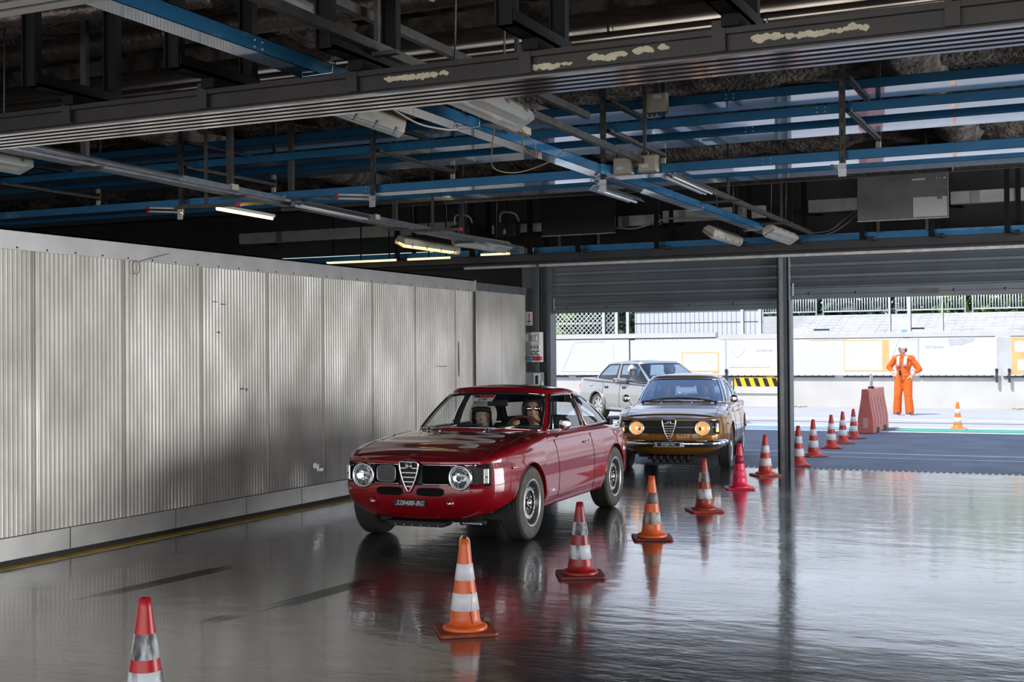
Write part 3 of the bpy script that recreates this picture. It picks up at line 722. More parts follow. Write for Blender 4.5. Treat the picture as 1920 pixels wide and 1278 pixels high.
def build_gt(name, loc, rz, scale, label, col, kind):
    root = empty(name, (loc[0], loc[1], 0), rz, label, 'car'); root.scale = (scale,) * 3
    red = kind == 'red'
    mb_ = M('paint_' + kind, col, .38, .0 if red else .3, coat=1.0, spec=.25)
    mats = dict(body=mb_, grille_band=M('grille_black', (.012, .012, .013), .5), glass=glass_mat('glass_' + kind, (.93, .96, .95) if red else (.88, .92, .96), 1.0 if red else 1.8, 0 if red else .26, (.48, .60, .84)),  # milk on the ochre car glass mixes a bluish reflection in as diffuse colour
                trim=m_chrome, inner=m_interior)
    def part_of(x, y, z, jr, u):
        ay = abs(y)
        if jr < 0:
            if x > 1.3 and ay < .635 and .505 < z < .668: return 'grille_band'
            if -.50 < x < .50 and z > .27: return 'door:L' if y > 0 else 'door:R'
            return 'body'
        if jr > 4 and -1.60 < x < .66 and ay < .70: return None
        if .68 < x < 1.765 and ay < .585 and jr > 4: return 'hood'
        if -2.0 < x < -1.62 and ay < .5 and jr > 4: return 'trunk_lid'
        return 'body'
    sh, objs = build_shell(GT, mats, root, part_of)
    cb = build_cabin(GT_CAB, mats, root)
    # cowl closing and cabin floor/inside
    ins = MB(); ins.b2(-1.6, 1.5, -.62, .62, .20, .28).b2(-1.62, -1.50, -.60, .60, .25, .86).b2(.50, .60, -.66, .66, .25, .80).b2(-1.5, .5, .66, .685, .25, .80).b2(-1.5, .5, -.685, -.66, .25, .80)
    ins.b2(1.40, 1.60, -.55, .55, .26, .50).b2(-1.9, -1.55, -.5, .5, .28, .60)
    ins.build('interior_tub', m_interior, root)
    MB().prism([(.28, .70), (.40, .82), (.60, .845), (.70, .85), (.70, .70)], 'y', -.60, .60).build('dashboard', m_interior, root, bevel=.01)
    MB().b2(-1.50, -1.1, -.58, .58, .70, .80).build('parcel_shelf', m_interior, root)
    for sy in (.34, -.34): scale_seat(root, -.22, sy, m_interior)
    MB().box((-.95, 0, .55), (.14, 1.10, .40), rot=Matrix.Rotation(R_(-16), 3, 'Y')).build('rear_bench', m_interior, root, bevel=.03)
    # steering wheel
    sw = empty('steering_wheel', (.20, .34, .80)); sw.parent = root; sw.rotation_euler = (0, R_(-62), 0)
    MB().tube([(.19 * math.cos(2 * PI * k / 36), .19 * math.sin(2 * PI * k / 36), 0) for k in range(36)], .012, 8, closed=True).build('wheel_rim', M('wood_rim', (.16, .05, .02), .3, coat=.6), sw)
    for k in range(3):
        a = 2 * PI * k / 3 + PI; MB().cyl((0, 0, 0), (.185 * math.cos(a), .185 * math.sin(a), 0), .008, 6).build('spoke', m_silv, sw)
    # gap lines
    m_gap = M('gap_line', (.01, .008, .008), .8)
    def line(pts, nm, mm, r=.003): MB().tube(pts, r, 5).build(nm, mm, root)
    for sy in (1, -1):
        for xd in (.50, -.50):
            uu = sh.u_of_x(xd); pts = []
            for i in range(15):
                p = sh.S(uu, .27 + (.785 - .27) * i / 14, .0005); pts.append((p.x, p.y * sy, p.z))
            line(pts, 'door_gap', m_gap, .0028)
        pts = []
        for i in range(21):
            xx = .50 - 1.0 * i / 20; p = sh.S(sh.u_of_x(xx), .272, .0005); pts.append((p.x, p.y * sy, p.z))
        line(pts, 'door_gap', m_gap, .0028)
        # door handle, lock
        pts = []
        for xx in (-.40, -.37, -.28, -.25):
            p = sh.S(sh.u_of_x(xx), .715, .004 if xx in (-.40, -.25) else .028); pts.append((p.x, p.y * sy, p.z))
        dh = MB().tube(pts, .008, 8).build('door_handle', m_chrome, root)
        # arch lip
        for xc, R, zc in GT['arches']:
            pts = []
            for i in range(25):
                a = R_(8) + (PI - R_(16)) * i / 24; xx = xc + R * math.cos(a); zz = zc + R * math.sin(a)
                p = sh.S(sh.u_of_x(xx), zz, -.002); pts.append((p.x, p.y * sy, p.z))
            MB().tube(pts, .007, 6).build('wheel_arch_lip', mb_, root)
        # wheel wells
            half_well(xc, sy, zc, .345, root, .47, .70)
            pass
        # side repeater with chrome tip
        p = sh.S(sh.u_of_x(1.50), .625, .002)
        rp = MB().lathe([(.0, -.035), (.009, -.025), (.012, 0), (.009, .022), (0, .03)], 12, (p.x, p.y * sy, p.z), 'x').build('side_repeater', M('amber_lens', (.9, .35, .02), .2, emit=(1, .4, .02), es=.15), root)
        MB().lathe([(.0, .05), (.010, .035), (.011, .018), (0, .016)], 12, (p.x, (p.y + .002) * sy, p.z), 'x').build('side_repeater_tip', m_chrome, root)
        p = sh.S(sh.u_of_x(.66), .36, .004); MB().box((p.x, p.y * sy, p.z), (.07, .006, .018)).build('coachbuilder_badge', m_chrome, root)
        # front panel seam
        pts = []
        for i in range(12):
            q = sh.S(sh.u_of_x(1.60), .44 + .27 * i / 11, .0006); pts.append((q.x, q.y * sy, q.z))
        line(pts, 'wing_seam', m_gap if not red else M('paint_red_light', (.55, .06, .06), .35), .0022)
        # quarterlight divider and mirror
        q0 = cb.P(3.62, .05, .004); q1 = cb.P(3.62, .90, .004); MB().tube([(q0.x, q0.y * sy, q0.z), (q1.x, q1.y * sy, q1.z)], .005, 6).build('quarterlight_frame', m_chrome, root)
        # hood shut line side
        pts = []
    for sy in (1, -1):
        mr = empty('door_mirror', (.42 if red else .70, sy * (.70 if red else .66), .80 if red else .80)); mr.parent = root
        if red and sy < 0: bpy.data.objects.remove(mr); continue
        MB().tube([(0, 0, 0), (-.01, sy * .03, .05), (.0, sy * .06, .09)], [.012, .008, .008], 8).build('mirror_stalk', m_chrome, mr)
        e = MB().lathe([(0, -.03), (.035, -.022), (.052, 0), (.055, .018), (.05, .022), (0, .02)], 20, (.0, sy * .085, .115), 'x'); ob = e.build('mirror_head', m_chrome, mr)
    # hood lines
    def toppt(x, y, dz=.0):
        zc = lin(GT['zc'], x); return zc
    zt = lambda x, y: None
    # find body height by sampling hood mesh
    allv = [v.co.copy() for nm in ('hood', 'body') if nm in objs for v in objs[nm].data.vertices if v.co.z > .69 and v.co.x > .5]
    from mathutils.bvhtree import BVHTree
    tv, tp = [], []
    for nm in ('hood', 'body'):
        k0 = len(tv); tv += [v.co.copy() for v in objs[nm].data.vertices]; tp += [[k0 + i for i in p.vertices] for p in objs[nm].data.polygons]
    bvh = BVHTree.FromPolygons(tv, tp)
    def hz(x, y):
        h = bvh.ray_cast(Vector((x, y, 2)), Vector((0, 0, -1))); return h[0].z if h[0] is not None else .72
    pts = [(1.765, yy, hz(1.765, yy) + .002) for yy in [-.585 + 1.17 * i / 20 for i in range(21)]]
    line(pts, 'hood_front_gap', m_gap, .004)
    for sy in (1, -1):
        pts = [(1.765 - 1.085 * i / 22, sy * .585, hz(1.765 - 1.085 * i / 22, sy * .585) + .0005) for i in range(23)]
        line(pts, 'hood_side_gap', m_gap, .003)
    for o_ in []: pass
    # nose badge triangle / wipers / washer jets
    wm = m_black
    for k, y0 in enumerate((-.12, .42)):
        y1 = y0 - .52 if red else (y0 - .30 if k == 0 else y0 - .40)
    wroot = lambda: None
    for (ya, yb) in (((-.38, .10), (.18, .60)) if red else ((-.50, .04), (.50, -.04))):
        wr = empty('wiper', (.76, ya if red else ya, .86)); wr.parent = root
        y0_ = 0
        def wp_(yv, up):
            # point on windshield at lateral yv and height fraction up
            best = min((abs(cb.P(uu / 40, up).y - abs(yv)), uu) for uu in range(0, 115)); p = cb.P(best[1] / 40, up, .014); return Vector((p.x, yv, p.z))
        a = Vector((.76, ya, .872)); b = wp_((ya + yb) / 2, .12 if not red else .10); e0 = wp_(ya + (yb - ya) * .15, .075); e1 = wp_(yb, .15 if not red else .12)
        MB().tube([a, b], .007, 6).build('wiper_arm', m_black if not red else m_silv, wr).location = -wr.location
        MB().tube([e0, b, e1], .008, 6).build('wiper_blade', m_black, wr).location = -wr.location
        MB().lathe([(.016, -.03), (.016, .012), (0, .016)], 12, (a.x, a.y, a.z)).build('wiper_spindle', m_chrome if red else m_black, wr).location = -wr.location
    for yy in (-.24, .18):
        MB().lathe([(.008, 0), (.008, .016), (0, .02)], 8, (.83, yy, hz(.83, yy) - .002)).build('washer_jet', m_chrome, root)
    # interior mirror
    MB().box((.19, .05, 1.085), (.02, .20, .06)).build('interior_mirror', m_black, root, bevel=.008)
    # wheels
    wr_, ww = (.305, .20) if red else (.30, .165)
    for xx in (1.175, -1.175):
        for sy in (1, -1): make_wheel(root, xx, sy * (.662 if red else .665), wr_, wr_, ww, sy, 'classic' if red else 'plain', .190)
    # lamps
    hx = 1.892
    for sy in (1, -1): headlight(root, hx, sy * .425, .567 if red else .570, .087, not red)
    for sy in (1, -1):
        p = sh.S(sh.u_of_y(.597), .60, -.0, False)
        il = empty('indicator', (p.x - .005, sy * .597, .578)); il.parent = root; il.rotation_euler = (0, 0, sy * R_(38))
        MB().box((0, 0, 0), (.05, .045, .125)).build('indicator_frame', m_chrome, il, bevel=.008)
        MB().box((.022, 0, .028), (.02, .034, .056)).build('indicator_lens', M('clear_lens', (.75, .76, .74) if red else (.10, .12, .14), .15), il, bevel=.005)
        MB().box((.022, 0, -.034), (.02, .034, .042)).build('indicator_lamp', M('clear_lens_low', (.6, .6, .58), .2) if red else M('amber_lit', (1, .35, .05), .3, emit=(1, .4, .08), es=1.6), il, bevel=.005)
    shield_grille(root, sh, 1.925, .455 if red else .435, .688, .083 if red else .088, mats, 5 if red else 6)
    if red:
        # grille chrome strips top and bottom, mesh insert, number plate, lower vents, tow eyes
        m_mesh = M('grille_mesh', (.05, .05, .055), .35, .8, bump=1.0, bump_s=260)
        for (a, b, z) in ((.10, .54, .662), (.10, .33, .511), (-.54, -.10, .662), (-.33, -.10, .511)):
            pts = [sh.S(sh.u_of_y(abs(a + (b - a) * i / 10)), z, -.006, False) for i in range(11)]; pts = [(p.x, math.copysign(p.y, a + b), p.z) for p in pts]
            MB().tube(pts, .0055, 6).build('grille_strip', m_chrome, root)
        for (a, b) in ((.10, .33), (-.33, -.10)):
            vs = []; fs = []
            for i in range(25):
                yy = a + (b - a) * i / 24
                for j in range(13):
                    p = sh.S(sh.u_of_y(abs(yy)), .515 + .142 * j / 12, -.020, False); vs.append((p.x + (.003 if (i + j) % 2 else 0), yy, p.z))
            for i in range(24):
                for j in range(12): k = i * 13 + j; fs.append((k, k + 13, k + 14, k + 1))
            MB().add(vs, fs).build('grille_mesh', m_mesh, root)
        # pale mesh screen beside the heart
        pts = []; n = 36
        for k in range(n):
            a = 2 * PI * k / n; ca, sa = math.cos(a), math.sin(a)
            pts.append((-.215 + .082 * math.copysign(abs(ca) ** .45, ca), .587 + .062 * math.copysign(abs(sa) ** .45, sa)))
        MB().prism(pts, 'x', 1.895, 1.905).build('mesh_screen', M('pale_mesh', (.55, .55, .56), .5, .3, bump=1, bump_s=220, noise_s=160, col2=(.22, .22, .23), thr=(.42, .55)), root)
        MB().tube([(1.906, y, z) for y, z in pts], .004, 6, closed=True).build('mesh_screen_rim', m_silv, root)
        for sy in (1, -1):
            pts = []
            for k in range(32):
                a = 2 * PI * k / 32; ca, sa = math.cos(a), math.sin(a)
                pts.append((sy * .175 + .115 * math.copysign(abs(ca) ** .55, ca), .452 + .033 * math.copysign(abs(sa) ** .55, sa)))
            MB().prism(pts, 'x', 1.90, 1.9275).build('lower_vent', M('vent_mesh', (.02, .02, .022), .5, .4, bump=1, bump_s=240), root)
            tb = MB().lathe([(.035, -.02), (.034, .012), (.024, .024), (.016, .026)], 20, (1.895, sy * .335 - .0, .365), 'x'); tb.build('bumper_mount', mb_, root)
            MB().lathe([(.016, .026), (.012, .034), (0, .036)], 14, (1.895, sy * .335, .365), 'x').build('mount_bolt', m_chrome, root)
        pl = MB().b2(1.921, 1.930, -.14 , .14 , .335, .385); po = pl.build('number_plate', m_black, root)
        text('plate_text', '328488-BG', .052, M('plate_white', (.75, .8, .8), .4, emit=None), po, (1.9312, 0, .36), (R_(90), 0, R_(90)), shear=.35, sx=1.02)
        # skid tray with bolts and lamp bar below
        sk = MB().prism([(-.30, .20), (.26, .20), (.22, .155), (-.24, .155)], 'x', 1.62, 1.78).build('sump_guard', m_black, root, bevel=.01)
        for k in range(6): MB().lathe([(.007, 0), (.006, .006), (0, .008)], 8, (1.781, -.20 + k * .075, .168), 'x').build('guard_bolt', m_chrome, root)
        MB().cyl((1.70, .34, .19), (1.70, .56, .20), .018, 10).build('anti_roll_bar', m_black, root)
        MB().tube([(1.722, .36 + .012 * i, .19 + (.006 if i % 2 else -.006)) for i in range(15)], .006, 6).build('coil_strip', m_chrome, root)
        # snake emblem on the bonnet
        K = [(.90, .14), (.93, .25), (.99, .40), (1.05, .40), (1.08, .26), (1.10, .10), (1.16, .09), (1.21, .24), (1.27, .42), (1.33, .42), (1.35, .31), (1.37, .20), (1.42, .20), (1.46, .30), (1.49, .38), (1.54, .37), (1.56, .31), (1.58, .27)]
        sn = [cr1(K, (len(K) - 1) * i / 90) for i in range(91)]
        vs = []; fs = []
        for i, (xx, yy) in enumerate(sn):
            a = sn[max(0, i - 1)]; b = sn[min(90, i + 1)]; dx, dy = b[0] - a[0], b[1] - a[1]; L = math.hypot(dx, dy) or 1
            wdt = (.028 + .008 * math.sin(PI * i / 90)) * min(1, (92 - i) / 8, (i + 3) / 8)
            for q in (-1, 1):
                px_, py_ = xx - dy / L * wdt * q, yy + dx / L * wdt * q; vs.append((px_, py_, lin(GT['zc'], px_) * 0 + hz(px_, py_) + .003))
        for i in range(90): fs.append((2 * i, 2 * i + 1, 2 * i + 3, 2 * i + 2))
        so_ = MB().add(vs, fs).build('bonnet_emblem', M('emblem_silver', (.78, .70, .70), .5, .1), root)
        s2 = so_.modifiers.new('s', 'SOLIDIFY'); s2.thickness = .0015
        MB().add([(1.87, -.035, .731), (1.87, .035, .731), (1.835, .0, .742), (1.85, .03, .739), (1.85, -.03, .739)], [(0, 1, 3, 2, 4)]).build('nose_badge', m_silv, root)
        # race number sticker on the screen
        p0 = cb.P(.55, .90, .002); p1 = cb.P(.55, .66, .002)
        ang = math.atan2(p1.x - p0.x, p0.z - p1.z)
        st = empty('race_sticker', ((p0.x + p1.x) / 2 + .01, -.045, (p0.z + p1.z) / 2 + .006)); st.parent = root; st.rotation_euler = (0, -ang, 0)
        MB().b2(-.001, .001, -.10, .10, -.055, .055).build('sticker_sheet', m_white, st)
        MB().b2(.001, .002, -.096, .096, .005, .051).build('sticker_header', M('sticker_red', (.62, .04, .07), .5), st)
        MB().b2(.002, .0025, -.09, -.05, .01, .048).build('sticker_dark', M('sticker_black', (.03, .03, .03), .5), st)
        text('sticker_number', '236', .062, M('sticker_ink', (.03, .03, .03), .5), st, (.0022, .0, -.027), (R_(90), 0, R_(90)))
    else:
        MB().tube([(sh.S(sh.u_of_y(abs(-.62 + 1.24 * i / 30)), .585, -.02, False).x, -.62 + 1.24 * i / 30, .585) for i in range(31)], .0045, 6).build('grille_strip', m_chrome, root)
        # bumper wrapped round the nose
        def bump(name, u_end, z, off, front=True):
            vs = []; fs = []; K = 60; prof = [(-.0, -.045), (.028, -.040), (.040, -.022), (.044, 0), (.040, .022), (.028, .040), (0, .045)]
            for i in range(K + 1):
                t = -1 + 2 * i / K; uu = abs(t) * u_end if front else 1 - abs(t) * (1 - u_end)
                x, y, nx, ny = sh.plan(uu); sy = 1 if t >= 0 else -1; tp = 1 - .55 * max(0, (abs(t) - .85) / .15) ** 2
                for (o_, dz) in prof: vs.append((x + nx * (off + o_ * tp), (y + ny * (off + o_ * tp)) * sy, z + dz * tp + (.03 * max(0, abs(t) - .6))))
            m_ = len(prof)
            for i in range(K):
                for j in range(m_ - 1): a = i * m_ + j; fs.append((a, a + m_, a + m_ + 1, a + 1))
            return MB().add(vs, fs, 0, True).build(name, m_chrome, root)
        bump('front_bumper', sh.u_of_x(1.62), .375, .012)
        bump('rear_bumper', sh.u_of_x(-1.65), .42, .012, False)
        MB().b2(1.972, 1.985, -.155, .155, .335, .395).build('plate_frame', m_silv, root)
        po = MB().b2(1.985, 1.990, -.145, .145, .343, .388).build('number_plate', m_black, root)
        for sy in (1, -1): MB().prism([(sy * .15, .34), (sy * .20, .335), (sy * .17, .36), (sy * .19, .40), (sy * .15, .39)], 'x', 1.97, 1.98).build('plate_bracket', m_silv, root)
        text('plate_text', '83584 RC', .045, M('plate_white', (.75, .8, .8), .4), po, (1.9912, 0, .366), (R_(90), 0, R_(90)))
        rb = MB().b2(1.55, 1.75, -.30, .30, .155, .20)
        for k in range(6): rb.tube([(1.74, -.22 + k * .088, .215), (1.775, -.22 + k * .088, .18), (1.74, -.22 + k * .088, .135)], .024, 8)
        rb.build('sump_guard', m_black, root)
    MB().b2(-1.8, 1.55, -.45, .45, .17, .24).build('underbody', m_black, root)
    for sy in (1, -1): MB().box((-2.02, sy * .52, .60), (.05, .2, .10)).build('tail_lamp', M('red_lens', (.4, .01, .01), .2), root, bevel=.01)
    return root, sh, cb
build_gt('red_coupe', (-5.305, 11.144), R_(-86.6), 1.045, 'dark red classic two-door coupe with slotted wheels and number 236 on its windscreen', (.27, .0005, .006), 'red')
build_gt('ochre_coupe', (-5.607, 18.187), R_(-79.2), 1.035, 'ochre brown classic coupe with lit headlights rolling in under the raised shutter', (.28, .125, .012), 'gold')
# ================================================================ OVERHEAD: beams, trays, hangers, ducts, lamps, screens
# ---- door-track beam crossing the bay, with rails underneath
def track_beam():
    t = empty('door_track_beam', (-3, 5.36, 2.9), 0, 'dark brown steel beam across the bay with flaking paint patches and grooved rails beneath', 'beam')
    X0, X1 = -10.5, 7.5
    def loc(mb, n, m, **k): o = mb.build(n, m, t, **k); o.location = (3, -5.36, -2.9); return o
    loc(MB().b2(X0, X1, 5.36, 5.375, 2.905, 3.0).b2(X0, X1, 5.335, 5.36, 2.975, 3.0).b2(X0, X1, 5.36, 5.78, 2.985, 3.0).b2(X0, X1, 5.765, 5.78, 2.905, 3.0), 'web', m_darksteel)
    r = MB(); 
    for k in range(5):
        y = 5.375 + k * .082
        r.b2(X0, X1, y, y + .040, 2.885, 2.895, 0); r.b2(X0, X1, y + .040, y + .082, 2.93, 2.945, 1); r.b2(X0, X1, y + .001, y + .039, 2.895, 2.94, 1)
    loc(r, 'grooved_rails', [M('worn_rail', (.82, .76, .74), .12, .95, noise_s=7, noise_a=.4, stretch=(.4, 3, 3)), m_black])
    for x in (-8.0, -7.08, -6.15, -5.2, -4.26, -3.34, -2.40, -1.48, -.52, .42, 1.36):
        loc(MB().b2(x - .03, x + .03, 5.33, 5.36, 2.905, 3.035), 'stiffener', m_darksteel)
        if x in (-5.2, -.52 + 9, ): continue
    pm = M('flaking_cream', (.60, .55, .40), .8, noise_s=20, noise_a=.2)
    rnd = random.Random(5)
    for (xa, xb, za, zb, n) in ((-3.17, -2.82, 2.935, 2.96, 46), (-2.37, -2.18, 2.915, 2.935, 26), (-2.09, -1.92, 2.925, 2.955, 26), (-1.86, -1.72, 2.94, 2.96, 16), (-1.34, -.86, 2.925, 2.958, 70)):
        q = MB()
        for i in range(n):
            f = rnd.random(); cx = xa + (xb - xa) * f; cz = za + (zb - za) * (.3 + .4 * rnd.random()) + .004 * math.sin(f * 9); sz = .006 + .012 * rnd.random()
            pts = [(cx + sz * 1.7 * (.5 + .5 * rnd.random()) * math.cos(2 * PI * k / 9), max(2.908, min(2.972, cz + sz * 1.1 * (.5 + .5 * rnd.random()) * math.sin(2 * PI * k / 9)))) for k in range(9)]
            q.prism(pts, 'y', 5.3590 - .00003 * i, 5.361)
        o = loc(q, 'flaked_paint_patch', pm); o['kind'] = 'stuff'
    return t
track_beam()
t = empty('door_rail_bundle', (-4, 3.5, 2.9), 0, 'pale grooved metal door rail crossing above the upper corner nearest the camera', 'rail')
r = MB()
for k in range(4): y = -.22 + k * .085; r.b2(-4, 1.0, y, y + .05, .01, .03, 0); r.b2(-4, 1.0, y + .05, y + .085, .045, .06, 1)
r.build('grooved_rails', [m_alutrim, m_black], t)
MB().b2(-4, 1.0, -.24, .13, .06, .12).build('web', m_darksteel, t)
# ---- hanger brackets over the beam: two posts and a channel each
places = ['above the far end of the track beam', '', '', '', '', '', '', '']
def bracket(x, label):
    t = empty('beam_bracket', (x, 5.4, 3.0), 0, label, 'bracket', 'black brackets carrying the track beam')
    MB().b2(-.045, .045, -.36, .30, .05, .065).b2(-.045, -.035, -.36, .30, .05, .115).b2(.035, .045, -.36, .30, .05, .115).build('channel', m_blacksteel, t)
    MB().b2(-.036, .036, -.37, -.32, .05, 1.12).b2(-.040, -.03, -.39, -.30, .05, 1.12).build('post', m_blacksteel, t)
    MB().b2(-.036, .036, .24, .29, .05, 1.12).b2(-.040, -.03, .22, .31, .05, 1.12).build('post', m_blacksteel, t)
    MB().b2(-.04, .04, -.1, .1, .0, .05).build('foot', m_blacksteel, t)
for x, l in ((-5.16, 'black bracket pair at the far end of the track beam'), (-4.20, 'black bracket with two posts left of the tilted cream lamp'.replace('left of', 'before')), (-3.30, 'black bracket with two posts beside the tilted cream lamp'),
             (-2.36, 'black bracket with two posts past the first flaked patch'), (-1.42, 'black bracket with two posts above the longest flaked patch'), (-.48, 'black bracket at the camera end of the track beam')):
    bracket(x, l)
# ---- blue cable trays
def tray(name, x0, x1, y0, y1, z, h, label, axis='x', group='blue cable trays under the ceiling', splice=()):
    t = empty(name, ((x0 + x1) / 2, (y0 + y1) / 2, z), 0, label, 'cable tray', group)
    hx, hy = (x1 - x0) / 2, (y1 - y0) / 2
    m = MB().b2(-hx, hx, -hy, hy, 0, .003)
    if axis == 'x': m.b2(-hx, hx, -hy, -hy + .003, 0, h).b2(-hx, hx, hy - .003, hy, 0, h).b2(-hx, hx, -hy, -hy + .014, h - .003, h).b2(-hx, hx, hy - .014, hy, h - .003, h)
    else: m.b2(-hx, -hx + .003, -hy, hy, 0, h).b2(hx - .003, hx, -hy, hy, 0, h).b2(-hx, -hx + .014, -hy, hy, h - .003, h).b2(hx - .014, hx, -hy, hy, h - .003, h)
    m.build('tray_channel', M('blue_tray', (.03, .20, .42), .25, .35, noise_s=3, noise_a=.2, coat=1.0), t)
    for sx in splice:
        b = MB()
        for dx in (-.03, .03):
            for dz in (.02, .052):
                if axis == 'x': b.lathe([(.007, -.004), (.006, -.001), (0, 0)][::-1], 8, (sx - (x0 + x1) / 2 + dx, -hy - .002, dz), 'y')
                else: b.lathe([(0, .005), (.006, .004), (.007, 0)], 8, (hx, sx - (y0 + y1) / 2 + dx, dz), 'x')
        b.build('splice_bolts', m_silv, t)
    return t
ZT = 3.03
tray('cable_tray', -16, 7, 9.62, 9.84, ZT, .075, 'long lowest blue cable tray crossing the whole bay', splice=(-7.9, -5.85, -2.3, .5))
tray('cable_tray', -3.72, -3.58, 3.4, 16.5, ZT + .002, .075, 'blue cable tray running from above the camera towards the shutters', 'y', splice=(4.9,))
tray('cable_tray', -16, 7, 9.70, 9.93, 3.40, .075, 'middle blue tray of the hung three-tray rack', splice=(-4.6, -1.9))
tray('cable_tray', -16, 7, 10.28, 10.68, 3.40, .075, 'blue tray farther back on the lower arms of the rack', splice=(-3.9, -2.6))
tray('cable_tray', -16, 7, 10.05, 10.48, 3.64, .075, 'topmost blue tray of the hung three-tray rack', splice=(-2.7,))
tray('cable_tray', -20, 7, 12.0, 12.35, 3.30, .08, 'blue tray behind the brown pipe, half hidden')
tray('cable_tray', -12, 7, 16.40, 16.55, 3.02, .09, 'blue tray above the shutter header, behind the screens')
# curved corner fillets of the tray junction
MB().add([(-3.58, 9.62, ZT), (-3.40, 9.62, ZT), (-3.58, 9.42, ZT), (-3.53, 9.52, ZT), (-3.47, 9.58, ZT), (-3.58, 9.62, ZT + .075), (-3.40, 9.62, ZT + .075), (-3.58, 9.42, ZT + .075), (-3.53, 9.52, ZT + .075), (-3.47, 9.58, ZT + .075)],
         [(0, 1, 4, 3, 2), (7, 2, 3, 8), (8, 3, 4, 9), (9, 4, 1, 6)]).build('cable_tray_corner', M('blue_tray', (0, 0, 0)))
tag(bpy.data.objects['cable_tray_corner'], 'curved blue corner piece where the two lowest trays meet', 'cable tray')
# ---- slotted hangers with arms
def strut(mb_slot, x, y, z0, z1):
    """slotted upright facing -y"""
    m = MB().b2(x - .022, x + .022, y, y + .003, z0, z1).b2(x - .022, x - .019, y, y + .028, z0, z1).b2(x + .019, x + .022, y, y + .028, z0, z1)
    s_ = MB(); z = z0 + .05
    while z < z1 - .05: s_.b2(x - .007, x + .007, y - .0012, y, z, z + .055); z += .105
    return m, s_
def hanger(x, label, arms=True):
    t = empty('tray_hanger', (x, 9.56, 4.3), 0, label, 'hanger', 'slotted hangers carrying the cable trays')
    m, s_ = strut(None, 0, 0, -1.36, 0); m.build('upright', m_hang, t); s_.build('slots', m_black, t).__setitem__('kind', 'stuff')
    if arms:
        for (z, L) in ((-.92, 1.45), (-.68, .95)):
            MB().b2(.022, .060, .03, L, z, z + .004).b2(.022, .026, .03, L, z, z + .035).b2(.056, .060, .03, L, z, z + .035).build('arm', m_hang, t)
        MB().b2(.02, .062, 1.45, 1.47, -1.0, 0).build('rear_upright', m_hang, t)
        MB().b2(.022, .062, 1.43, 1.45, -1.0, -.93).build('arm_end', m_cream, t)
    MB().b2(-.03, .03, -.005, .0, -1.40, -1.30).b2(-.03, .03, -.04, -.005, -1.345, -1.335).build('clamp_plate', m_silv, t)
    MB().tube([(-.01, .0, -1.33), (-.10, .10, -1.30)], .012, 6).tube([(.01, .0, -1.35), (-.08, .10, -1.32)], .012, 6).build('clamp_rods', m_white, t)
for x, l in ((-1.72, 'slotted hanger between the blank screen and the beam rails'), (-3.62, 'slotted hanger beside the tray junction and junction boxes'), (-5.78, 'slotted hanger beside the pale batten lamp, past the crossing tray'),
             (-7.90, 'slotted hanger crossing the lamp rail near the yellow tube'), (-10.3, 'slotted hanger above the aluminium wall, farthest along the trays')):
    hanger(x, l)
# ---- upper pipes and ducts
def pipe(name, pts, r, mat, label, cat, joints=(), grp=None):
    a, b = Vector(pts[0]), Vector(pts[-1]); t = empty(name, a, 0, label, cat, grp)
    MB().tube([Vector(p) - a for p in pts], r, 20).build('tube', mat, t)
    for f in joints:
        p = (b - a) * f; d = (b - a).normalized() * .02
        MB().tube([p - d, p + d], r * 1.04, 20).build('joint_ring', mat, t)
    return t
pipe('ventilation_duct', [(-18, 7.9, 3.74), (9, 7.9, 3.74)], .14, m_duct, 'large round metal duct high above the track beam', 'duct', (.3, .45, .56, .63, .72))
pipe('metal_pipe', [(-18, 7.55, 3.60), (9, 7.55, 3.60)], .045, m_duct, 'slim shiny pipe below the large round duct', 'pipe', (.6,))
pipe('metal_pipe', [(-18, 7.42, 3.50), (9, 7.42, 3.50)], .045, m_duct, 'lowest slim shiny pipe just above the track beam', 'pipe', (.66,))
pipe('wrapped_pipe', [(-18, 7.3, 3.95), (9, 7.3, 3.95)], .085, m_pipe, 'scaly insulated pipe high beyond the track beam', 'pipe', (.44,))
pipe('wrapped_pipe', [(-9.5, 6.0, 3.92), (-5.2, 6.6, 3.92)], .06, m_pipe, 'short scaly pipe slanting across the dark corner of the ceiling', 'pipe')
pipe('brown_pipe', [(-18, 12.6, 3.36), (9, 12.75, 3.36)], .06, m_pipe, 'long brown pipe behind the lowest blue tray', 'pipe', (.5, .62))
# ---- dark rail beside the depth tray, silver lamp rail over the left
t = empty('support_rail', (-3.28, 10, 3.10), R_(.6), 'dark slim steel rail running beside the crossing blue tray', 'rail')
MB().b2(-.02, .02, -6.5, 6.5, 0, .045).build('rail_bar', m_hang, t)
for y in (-4.6, -2.9, -.4, 2.2, 4.6):
    MB().b2(-.26, .12, y - .02, y + .02, -.02, .0).build('cross_bracket', m_hang, t)
    MB().b2(-.012, .012, y - .012, y + .012, .04, 1.2).build('drop_rod', m_hang, t)
    MB().tube([(-.26, y, -.01), (-.26, y, -.075), (-.44, y, -.08), (-.44, y, -.03)], .004, 6).build('wire_clip', m_silv, t)
t = empty('support_rail', (-3.45, 4.2, 3.35), 0, 'black rail slanting high above the track beam near the camera', 'rail')
MB().b2(-.02, .02, -1.2, 4.6, 0, .05).build('rail_bar', m_hang, t)
t = empty('lamp_rail', (-6.88, 9.5, 3.0), R_(3.2), 'long galvanised lamp rail above the aluminium wall', 'rail')
MB().b2(-.06, .06, -5.5, 6.3, .0, .004).b2(-.06, -.056, -5.5, 6.3, 0, .06).b2(.056, .06, -5.5, 6.3, 0, .06).build('rail_channel', m_silv, t)
MB().cyl((.11, -5.5, .04), (.11, -1.4, .04), .022, 10).build('conduit', m_silv, t)
